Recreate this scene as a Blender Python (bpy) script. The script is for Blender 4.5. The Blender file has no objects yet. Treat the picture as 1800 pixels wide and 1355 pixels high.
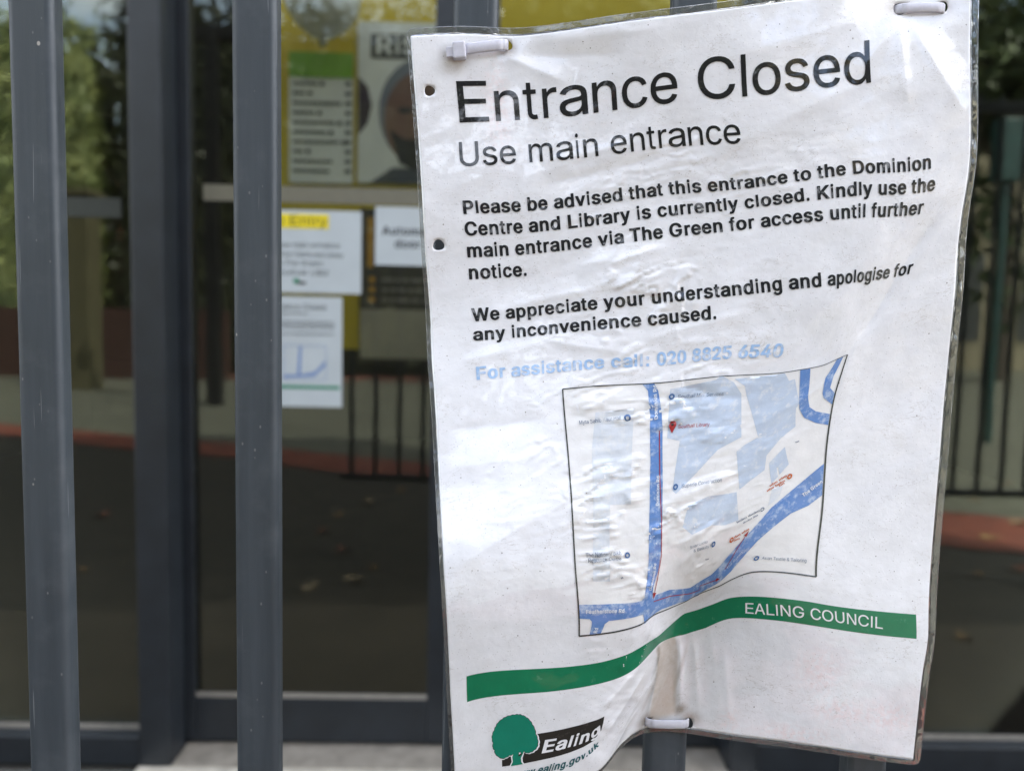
import bpy, bmesh, math, random
import numpy as np
from mathutils import Vector, Matrix

# ------------------------------------------------------------------ camera, sky, sun, exposure
SC = bpy.context.scene
COL = SC.collection
F = 1354.0                                  # focal length in photo pixels (1800 wide)
CAM = np.array([0.0, -0.404, 1.15])
YAW, PITCH, ROLL = math.radians(1.0), math.radians(4.6335), math.radians(1.2587)
fw = np.array([math.sin(YAW)*math.cos(PITCH), math.cos(YAW)*math.cos(PITCH), -math.sin(PITCH)])
r0 = np.array([math.cos(YAW), -math.sin(YAW), 0.0]); u0 = np.cross(r0, fw)
CR = math.cos(ROLL)*r0 + math.sin(ROLL)*u0
CU = math.cos(ROLL)*u0 - math.sin(ROLL)*r0
cd = bpy.data.cameras.new('camera'); cam = bpy.data.objects.new('camera', cd); COL.objects.link(cam)
cam.matrix_world = Matrix(((CR[0], CU[0], -fw[0], CAM[0]), (CR[1], CU[1], -fw[1], CAM[1]), (CR[2], CU[2], -fw[2], CAM[2]), (0, 0, 0, 1)))
cd.sensor_fit = 'HORIZONTAL'; cd.sensor_width = 36.0; cd.lens = F/1800*36
cd.clip_start = 0.02; cd.clip_end = 500
cd.dof.use_dof = True; cd.dof.focus_distance = 0.395; cd.dof.aperture_fstop = 6.2
SC.camera = cam
SUN_EL, SUN_AZ = math.radians(55), math.radians(52)        # the sun stands behind the building (+Y)
w = bpy.data.worlds.new('World'); SC.world = w; w.use_nodes = True
nt = w.node_tree; sk = nt.nodes.new('ShaderNodeTexSky'); sk.sky_type = 'NISHITA'; sk.sun_disc = False
sk.sun_elevation = SUN_EL; sk.sun_rotation = SUN_AZ; sk.dust_density = 2.5; sk.air_density = 1.0; sk.ozone_density = 1.0
bg = nt.nodes['Background']; bg.inputs[1].default_value = 0.15
tc = nt.nodes.new('ShaderNodeTexCoord'); cn = nt.nodes.new('ShaderNodeTexNoise'); cn.inputs['Scale'].default_value = 2.6; cn.inputs['Detail'].default_value = 7; cn.inputs['Roughness'].default_value = .58
nt.links.new(tc.outputs['Generated'], cn.inputs['Vector'])
cr = nt.nodes.new('ShaderNodeValToRGB'); cr.color_ramp.elements[0].position = .44; cr.color_ramp.elements[1].position = .58; cr.color_ramp.elements[0].color = (.05, .05, .05, 1)
nt.links.new(cn.outputs['Fac'], cr.inputs[0])
bw = nt.nodes.new('ShaderNodeRGBToBW'); nt.links.new(sk.outputs[0], bw.inputs[0])
cw = nt.nodes.new('ShaderNodeMix'); cw.data_type = 'RGBA'; cw.blend_type = 'MULTIPLY'; cw.inputs[0].default_value = 1; cw.inputs[7].default_value = (2.1, 2.1, 2.1, 1)
nt.links.new(bw.outputs[0], cw.inputs[6])
mxs = nt.nodes.new('ShaderNodeMix'); mxs.data_type = 'RGBA'                     # broken white cloud added over the blue to whiten the light
nt.links.new(cr.outputs[0], mxs.inputs[0]); nt.links.new(sk.outputs[0], mxs.inputs[6]); nt.links.new(cw.outputs[2], mxs.inputs[7])
nt.links.new(mxs.outputs[2], bg.inputs[0])
sl = bpy.data.lights.new('sun', 'SUN'); sl.energy = 2.4; sl.angle = math.radians(0.5); sl.color = (1, .94, .86)
so = bpy.data.objects.new('sun', sl); COL.objects.link(so)
sd = Vector((math.sin(SUN_AZ)*math.cos(SUN_EL), math.cos(SUN_AZ)*math.cos(SUN_EL), math.sin(SUN_EL)))
so.rotation_euler = sd.to_track_quat('Z', 'Y').to_euler(); so.location = (0, 20, 30)
SC.view_settings.view_transform = 'Standard'; SC.view_settings.look = 'None'
SC.view_settings.exposure = 2.38; SC.view_settings.gamma = 1.0
SC.render.engine = 'CYCLES'
SC.cycles.use_denoising = True
SC.cycles.max_bounces = 10; SC.cycles.transparent_max_bounces = 16
SC.cycles.sample_clamp_indirect = 6

# ------------------------------------------------------------------ helpers
def px_ray(px, py):
    px = np.asarray(px, float); py = np.asarray(py, float)
    v = fw + np.multiply.outer((px-900)/F, CR) - np.multiply.outer((py-677.5)/F, CU)
    return v / v[..., 1:2]
def at(px, py, Y):
    "world point where the photo's pixel meets the vertical plane Y"
    p = CAM + px_ray(px, py)*(Y-CAM[1]); return p
def tag(o, label=None, cat=None, group=None, kind=None):
    if label: o['label'] = label
    if cat: o['category'] = cat
    if group: o['group'] = group
    if kind: o['kind'] = kind
    return o
def empty(name, loc=(0, 0, 0)):
    o = bpy.data.objects.new(name, None); COL.objects.link(o); o.location = loc; o.empty_display_size = .05
    return o
def link(name, bm, mat, parent=None, smooth=False):
    me = bpy.data.meshes.new(name)
    if smooth:
        for f in bm.faces: f.smooth = True
    bm.to_mesh(me); bm.free()
    for m in (mat if isinstance(mat, (list, tuple)) else [mat]): me.materials.append(m)
    o = bpy.data.objects.new(name, me); COL.objects.link(o)
    if parent:
        o.parent = parent; o.matrix_parent_inverse = Matrix.Translation(-Vector(parent.location))
    return o
def bbox(bm, x0, x1, y0, y1, z0, z1, bevel=0, seg=2):
    n = len(bm.verts)
    g = bmesh.ops.create_cube(bm, size=1)
    vs = g['verts']
    for v in vs:
        v.co = Vector((x0 if v.co.x < 0 else x1, y0 if v.co.y < 0 else y1, z0 if v.co.z < 0 else z1))
    if bevel:
        es = list({e for v in vs for e in v.link_edges})
        bmesh.ops.bevel(bm, geom=es, offset=bevel, segments=seg, affect='EDGES', profile=.5)
    return bm
def box(name, x0, x1, y0, y1, z0, z1, mat, parent=None, bevel=0, seg=2):
    return link(name, bbox(bmesh.new(), x0, x1, y0, y1, z0, z1, bevel, seg), mat, parent)

def nodes_mat(name):
    m = bpy.data.materials.new(name); m.use_nodes = True
    t = m.node_tree; return m, t, t.nodes['Principled BSDF']
def N(t, typ, **kw):
    n = t.nodes.new(typ)
    for k, v in kw.items():
        if k in n.inputs: n.inputs[k].default_value = v
        else: setattr(n, k, v)
    return n
def coords(t, kind='Object', scale=(1, 1, 1)):
    if kind == 'World':
        g = N(t, 'ShaderNodeNewGeometry'); src = g.outputs['Position']
    else:
        g = N(t, 'ShaderNodeTexCoord'); src = g.outputs[kind]
    mp = N(t, 'ShaderNodeMapping'); mp.inputs['Scale'].default_value = scale
    t.links.new(src, mp.inputs['Vector']); return mp.outputs[0]
def ramp(t, src, p0, p1, c0=(0, 0, 0, 1), c1=(1, 1, 1, 1)):
    r = N(t, 'ShaderNodeValToRGB'); e = r.color_ramp.elements
    e[0].position = p0; e[1].position = p1; e[0].color = c0; e[1].color = c1
    t.links.new(src, r.inputs[0]); return r.outputs[0]
def mixc(t, fac, a, b, blend='MIX'):
    n = N(t, 'ShaderNodeMix', data_type='RGBA', blend_type=blend)
    for s, x in ((0, fac), (6, a), (7, b)):
        if hasattr(x, 'is_linked'): t.links.new(x, n.inputs[s])
        else: n.inputs[s].default_value = x if s == 0 else (tuple(x)+(1,))[:4]
    return n.outputs[2]
def noise(t, co, scale, detail=4, rough=.55, dist=0):
    n = N(t, 'ShaderNodeTexNoise', Scale=scale, Detail=detail, Roughness=rough, Distortion=dist)
    t.links.new(co, n.inputs['Vector']); return n.outputs['Fac']
def bump(t, h, strength, dist, prev=None):
    b = N(t, 'ShaderNodeBump', Strength=strength, Distance=dist)
    t.links.new(h, b.inputs['Height'])
    if prev: t.links.new(prev, b.inputs['Normal'])
    return b.outputs[0]
def pbr(name, col, rough=.6, var=.15, scale=8, bumps=0.0, bscale=60, kind='World', metal=0, spec=.5, col2=None, stretch=(1, 1, 1)):
    m, t, p = nodes_mat(name); co = coords(t, kind, stretch)
    n = noise(t, co, scale, 5)
    a = tuple(c*(1-var) for c in col); b = tuple(min(1, c*(1+var)) for c in col) if col2 is None else col2
    t.links.new(mixc(t, ramp(t, n, .3, .7), a, b), p.inputs['Base Color'])
    p.inputs['Roughness'].default_value = rough; p.inputs['Metallic'].default_value = metal
    p.inputs['Specular IOR Level'].default_value = spec
    if bumps: t.links.new(bump(t, noise(t, co, bscale, 4), 1.0, bumps), p.inputs['Normal'])
    return m

# ------------------------------------------------------------------ materials
def bar_material():
    m, t, p = nodes_mat('slate_paint'); co = coords(t, 'World'); st = coords(t, 'World', (1, 1, .06))
    c = mixc(t, ramp(t, noise(t, st, 120, 4), .35, .7), (.033, .042, .051), (.049, .060, .071))
    c = mixc(t, ramp(t, noise(t, co, 38, 6, .6), .52, .75, c1=(.45, .45, .45, 1)), c, (.085, .095, .105))
    d = noise(t, co, 900, 3, .7); c = mixc(t, ramp(t, d, .66, .76, c1=(.5, .5, .5, 1)), c, (.02, .022, .026))
    v = N(t, 'ShaderNodeTexVoronoi', Scale=75, Randomness=1); t.links.new(coords(t, 'World', (1, 1, .75)), v.inputs['Vector'])
    sel = ramp(t, v.outputs['Color'], .76, .78); ds = ramp(t, v.outputs['Distance'], .05, .075, (1, 1, 1, 1), (0, 0, 0, 1))
    chip = mixc(t, 1.0, sel, ds, 'MULTIPLY'); c = mixc(t, chip, c, (.36, .34, .31))
    v3 = N(t, 'ShaderNodeTexVoronoi', Scale=190, Randomness=1); t.links.new(coords(t, 'World', (1, 1, .6)), v3.inputs['Vector'])
    c = mixc(t, mixc(t, 1.0, ramp(t, v3.outputs['Color'], .78, .80), ramp(t, v3.outputs['Distance'], .06, .12, (.5, .5, .5, 1), (0, 0, 0, 1)), 'MULTIPLY'), c, (.22, .22, .22))
    # long fine scratches
    sc = ramp(t, noise(t, coords(t, 'World', (1, 1, .02)), 620, 2, .5, .4), .70, .72, c1=(.6, .6, .6, 1)); c = mixc(t, sc, c, (.19, .20, .21))
    t.links.new(c, p.inputs['Base Color'])
    rg = ramp(t, noise(t, co, 25, 5), .3, .7, (.42, .42, .42, 1), (.58, .58, .58, 1)); t.links.new(rg, p.inputs['Roughness'])
    t.links.new(bump(t, noise(t, co, 1500, 2), .35, .0002, bump(t, noise(t, st, 130, 3), .5, .0004)), p.inputs['Normal'])
    return m
M_BAR = bar_material()
M_FRAME = pbr('anthracite_aluminium', (.016, .0195, .024), .42, .2, 14, .0002, 900)
M_BEAD = pbr('grey_gasket', (.24, .22, .19), .6, .15, 30)
M_ALU = pbr('worn_aluminium', (.23, .205, .17), .5, .25, 22, .0006, 140)
M_ALU2 = pbr('pale_nosing', (.42, .385, .32), .55, .2, 30, .0005, 140)
def glass_material(name, tint, gain):
    m = bpy.data.materials.new(name); m.use_nodes = True; t = m.node_tree; t.nodes.clear()
    tr = N(t, 'ShaderNodeBsdfTransparent'); tr.inputs[0].default_value = (*tint, 1)
    gl = N(t, 'ShaderNodeBsdfGlossy'); gl.inputs['Roughness'].default_value = .012; gl.inputs[0].default_value = (.95, 1, .95, 1)
    fr = N(t, 'ShaderNodeFresnel', IOR=1.52); mu = N(t, 'ShaderNodeMath', operation='MULTIPLY', use_clamp=True); mu.inputs[1].default_value = gain
    t.links.new(fr.outputs[0], mu.inputs[0]); mx = N(t, 'ShaderNodeMixShader'); out = N(t, 'ShaderNodeOutputMaterial')
    b = bump(t, noise(t, coords(t, 'World'), 3.0, 2), .25, .0012); t.links.new(b, gl.inputs['Normal'])
    du = N(t, 'ShaderNodeBsdfDiffuse'); du.inputs[0].default_value = (.52, .48, .38, 1); md_ = N(t, 'ShaderNodeMixShader')
    t.links.new(ramp(t, noise(t, coords(t, 'World', (1, 1, .5)), 4.5, 6, .65), .35, .75, (.001,)*3+(1,), (.006,)*3+(1,)), md_.inputs[0])
    t.links.new(tr.outputs[0], md_.inputs[1]); t.links.new(du.outputs[0], md_.inputs[2])
    t.links.new(mu.outputs[0], mx.inputs[0]); t.links.new(md_.outputs[0], mx.inputs[1]); t.links.new(gl.outputs[0], mx.inputs[2])
    t.links.new(mx.outputs[0], out.inputs[0]); return m
M_GLASS = glass_material('door_glass', (.90, .92, .87), 1.3)
M_FROST = pbr('frosted_vinyl', (.15, .14, .10), .7, .06, 40)
M_REFLECTION = pbr('painted_reflection', (.03, .034, .026), .7, .06, 40)  # dull colour painted in place of a reflection in the left pane

# ================================================================== LARGE STRUCTURE: ground, building, door
YG = 1.546
def sheet(name, pts, z, mat, label=None):
    bm = bmesh.new(); bm.faces.new([bm.verts.new((x, y, z)) for x, y in pts])
    if bm.faces[:][0].normal.z < 0: bmesh.ops.reverse_faces(bm, faces=bm.faces[:])
    o = link(name, bm, mat); tag(o, kind='structure'); return o
M_TAR = pbr('tarmac', (.032, .026, .018), .85, .3, 6, .002, 220)
M_SLAB = pbr('entrance_slabs', (.07, .054, .035), .8, .25, 4, .001, 120)
M_PAVE = pbr('pale_paving', (.10, .10, .074), .85, .18, 1.5, .001, 60)
M_REDK = pbr('red_surfacing', (.17, .042, .024), .8, .25, 5, .001, 90)
M_BRKP = pbr('red_brick_paving', (.20, .075, .05), .85, .3, 3, .001, 60)
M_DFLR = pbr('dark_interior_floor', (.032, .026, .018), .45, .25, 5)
def gy(out): return YG-out
sheet('ground', [(-120, -160), (120, -160), (120, 60), (-120, 60)], -.02, pbr('far_ground', (.12, .115, .10), .9, .25, .8))
sheet('forecourt', [(-14, gy(9)), (14, gy(9)), (14, YG-.09), (-14, YG-.09)], -.010, M_TAR)
sheet('entrance_paving', [(-6, gy(1.0)), (6, gy(1.0)), (6, YG-.11), (-6, YG-.11)], -.006, M_SLAB)
RK = [(-12, gy(8.67)), (-4.71, gy(5.36)), (-.49, gy(3.43)), (2.6, gy(2.07)), (7, gy(.2)), (7, gy(1.35)), (2.9, gy(2.9)), (-.56, gy(4.15)), (-5.2, gy(6.12)), (-12, gy(9.0))]
sheet('red_strip', RK, -.002, M_REDK)
sheet('pavement', [(-14, gy(12.5)), (-14, gy(9.8)), (-5.2, gy(6.13)), (-.56, gy(4.16)), (2.9, gy(2.91)), (7, gy(1.36)), (26, gy(1)), (26, gy(22)), (6, gy(22)), (6, gy(12.5))], -.004, M_PAVE)
sheet('brick_apron', [(-20, gy(20)), (5.9, gy(20)), (5.9, gy(12.5)), (-20, gy(12.5))], -.008, M_BRKP)
# building around the recessed entrance
M_WALL = pbr('grey_render', (.30, .28, .25), .85, .12, 5, .001, 80)
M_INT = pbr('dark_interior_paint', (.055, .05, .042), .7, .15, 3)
M_CEIL = pbr('ceiling_paint', (.55, .53, .48), .8, .06, 3)
bld = tag(empty('building', (0, 2.5, 0)), 'grey rendered building front around the recessed glazed entrance behind the gate', 'building')
box('wall', -9, -2.35, 1.40, 1.66, -.02, 2.95, M_WALL, bld)
box('wall', 2.35, 7.2, 1.40, 1.66, -.02, 2.95, M_WALL, bld)
box('lintel_wall', -2.35, 2.35, 1.45, 1.66, 2.555, 2.95, M_WALL, bld)
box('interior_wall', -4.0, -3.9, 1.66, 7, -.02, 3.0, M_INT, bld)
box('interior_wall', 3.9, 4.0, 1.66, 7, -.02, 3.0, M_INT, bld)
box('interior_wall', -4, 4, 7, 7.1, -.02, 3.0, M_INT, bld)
box('ceiling', -4, 4, 2.85, 7.1, 3.0, 3.1, M_INT, bld)              # lobby roof left open, an added gap that brightens the yellow wall
box('shading_wall', -12, 7.2, 2.85, 3.05, 3.1, 15.5, M_WALL, bld)  # unseen wall, its height and length set to keep the gate shaded
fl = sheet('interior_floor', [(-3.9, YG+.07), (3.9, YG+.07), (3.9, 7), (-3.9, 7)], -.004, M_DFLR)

def pane(name, x0, x1, z0, z1, y, parent, mat=None):
    return box(name, x0, x1, y-.003, y+.003, z0, z1, mat or M_GLASS, parent)
fr = tag(empty('door_frame', (-.3, 1.53, 0)), 'fixed dark grey aluminium frame and threshold round the sliding glass doors', 'door frame')
for a, b in ((-.898, -.820), (.618, .690), (-2.35, -2.29), (2.29, 2.35)):
    box('post', a, b, 1.496, 1.592, 0.0, 2.5, M_FRAME, fr, .004)
box('head_rail', -2.29, 2.29, 1.498, 1.59, 2.5, 2.55, M_FRAME, fr)
box('threshold', -.818, .616, 1.496, 1.625, -.004, .004, M_ALU, fr, .001)
box('nosing', -.90, .70, 1.40, 1.4955, -.012, .001, M_ALU2, fr, .001)
def sidelight(x0, x1, label):
    s = tag(empty('side_window', ((x0+x1)/2, 1.54, 0)), label, 'window')
    pane('glass_pane', x0, x1, .075, 2.45, 1.546, s)
    box('bottom_rail', x0, x1, 1.50, 1.58, 0.0, .075, M_FRAME, s, .003)
    box('gasket', x0, x1, 1.538, 1.5425, .0752, .088, M_BEAD, s)
    box('top_rail', x0, x1, 1.50, 1.58, 2.45, 2.499, M_FRAME, s, .003)
    return s
sw = sidelight(-2.289, -.899, 'fixed tall side window left of the sliding door, hedge and sky mirrored in it')
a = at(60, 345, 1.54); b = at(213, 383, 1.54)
box('frost_or_reflection_strip', a[0], b[0], 1.5402, 1.5422, b[2], a[2], M_REFLECTION, sw)  # dim reflection painted as a strip on the left pane
sidelight(.691, 2.289, 'fixed side window right of the notice, mirroring railings and fallen leaves')
def leaf(x0, x1, label):
    s = tag(empty('sliding_door', ((x0+x1)/2, 1.60, 0)), label, 'door')
    pane('glass_pane', x0+.075, x1-.078, .135, 2.3, 1.606, s)
    box('stile', x0, x0+.075, 1.596, 1.636, .012, 2.4, M_FRAME, s, .003)
    box('stile', x1-.078, x1, 1.596, 1.636, .012, 2.4, M_FRAME, s, .003)
    box('bottom_rail', x0+.075, x1-.078, 1.597, 1.635, .012, .135, M_FRAME, s, .003)
    box('gasket', x0+.075, x1-.078, 1.598, 1.602, .1352, .147, M_BEAD, s)
    box('top_rail', x0+.075, x1-.078, 1.597, 1.635, 2.3, 2.4, M_FRAME, s, .003)
    return s
YD = 1.606
lf = leaf(-.868, -.098, 'left leaf of the sliding glass door, with paper signs stuck on it')
leaf(-.090, .680, 'right leaf of the sliding glass door, mostly hidden behind the big notice')
a = at(357, 321, YD-.006); b = at(748, 362, YD-.006)
box('frost_or_reflection_strip', a[0], b[0], YD-.0062, YD-.0042, b[2], a[2]-.004, M_FROST, lf)

# ================================================================== the gate
gate = tag(empty('metal_gate', (0.1, .0065, 0)), 'slate grey metal gate of upright square bars, the notice tied to it', 'gate')
BX = [-.23966+.112033*k for k in range(-4, 25)]
BW, BD = .0115, .013
for x in BX:
    bm = bbox(bmesh.new(), x-BW, x+BW, 0, BD, .40, 2.2, .0040, 6)
    for f in bm.faces:
        if f.calc_area() < .006: f.smooth = True
    link('bar', bm, M_BAR, gate)
box('top_rail', BX[0]-.05, BX[-1]+.05, .014, .050, 2.12, 2.17, M_BAR, gate, .004)
box('bottom_rail', BX[0]-.05, BX[-1]+.05,   .0135, .040, .40, .43, M_BAR, gate, .004)
box('gate_post', BX[-1]+.05, BX[-1]+.11, -.01, .05, -.01, 2.25, M_BAR, gate, .005)

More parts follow.
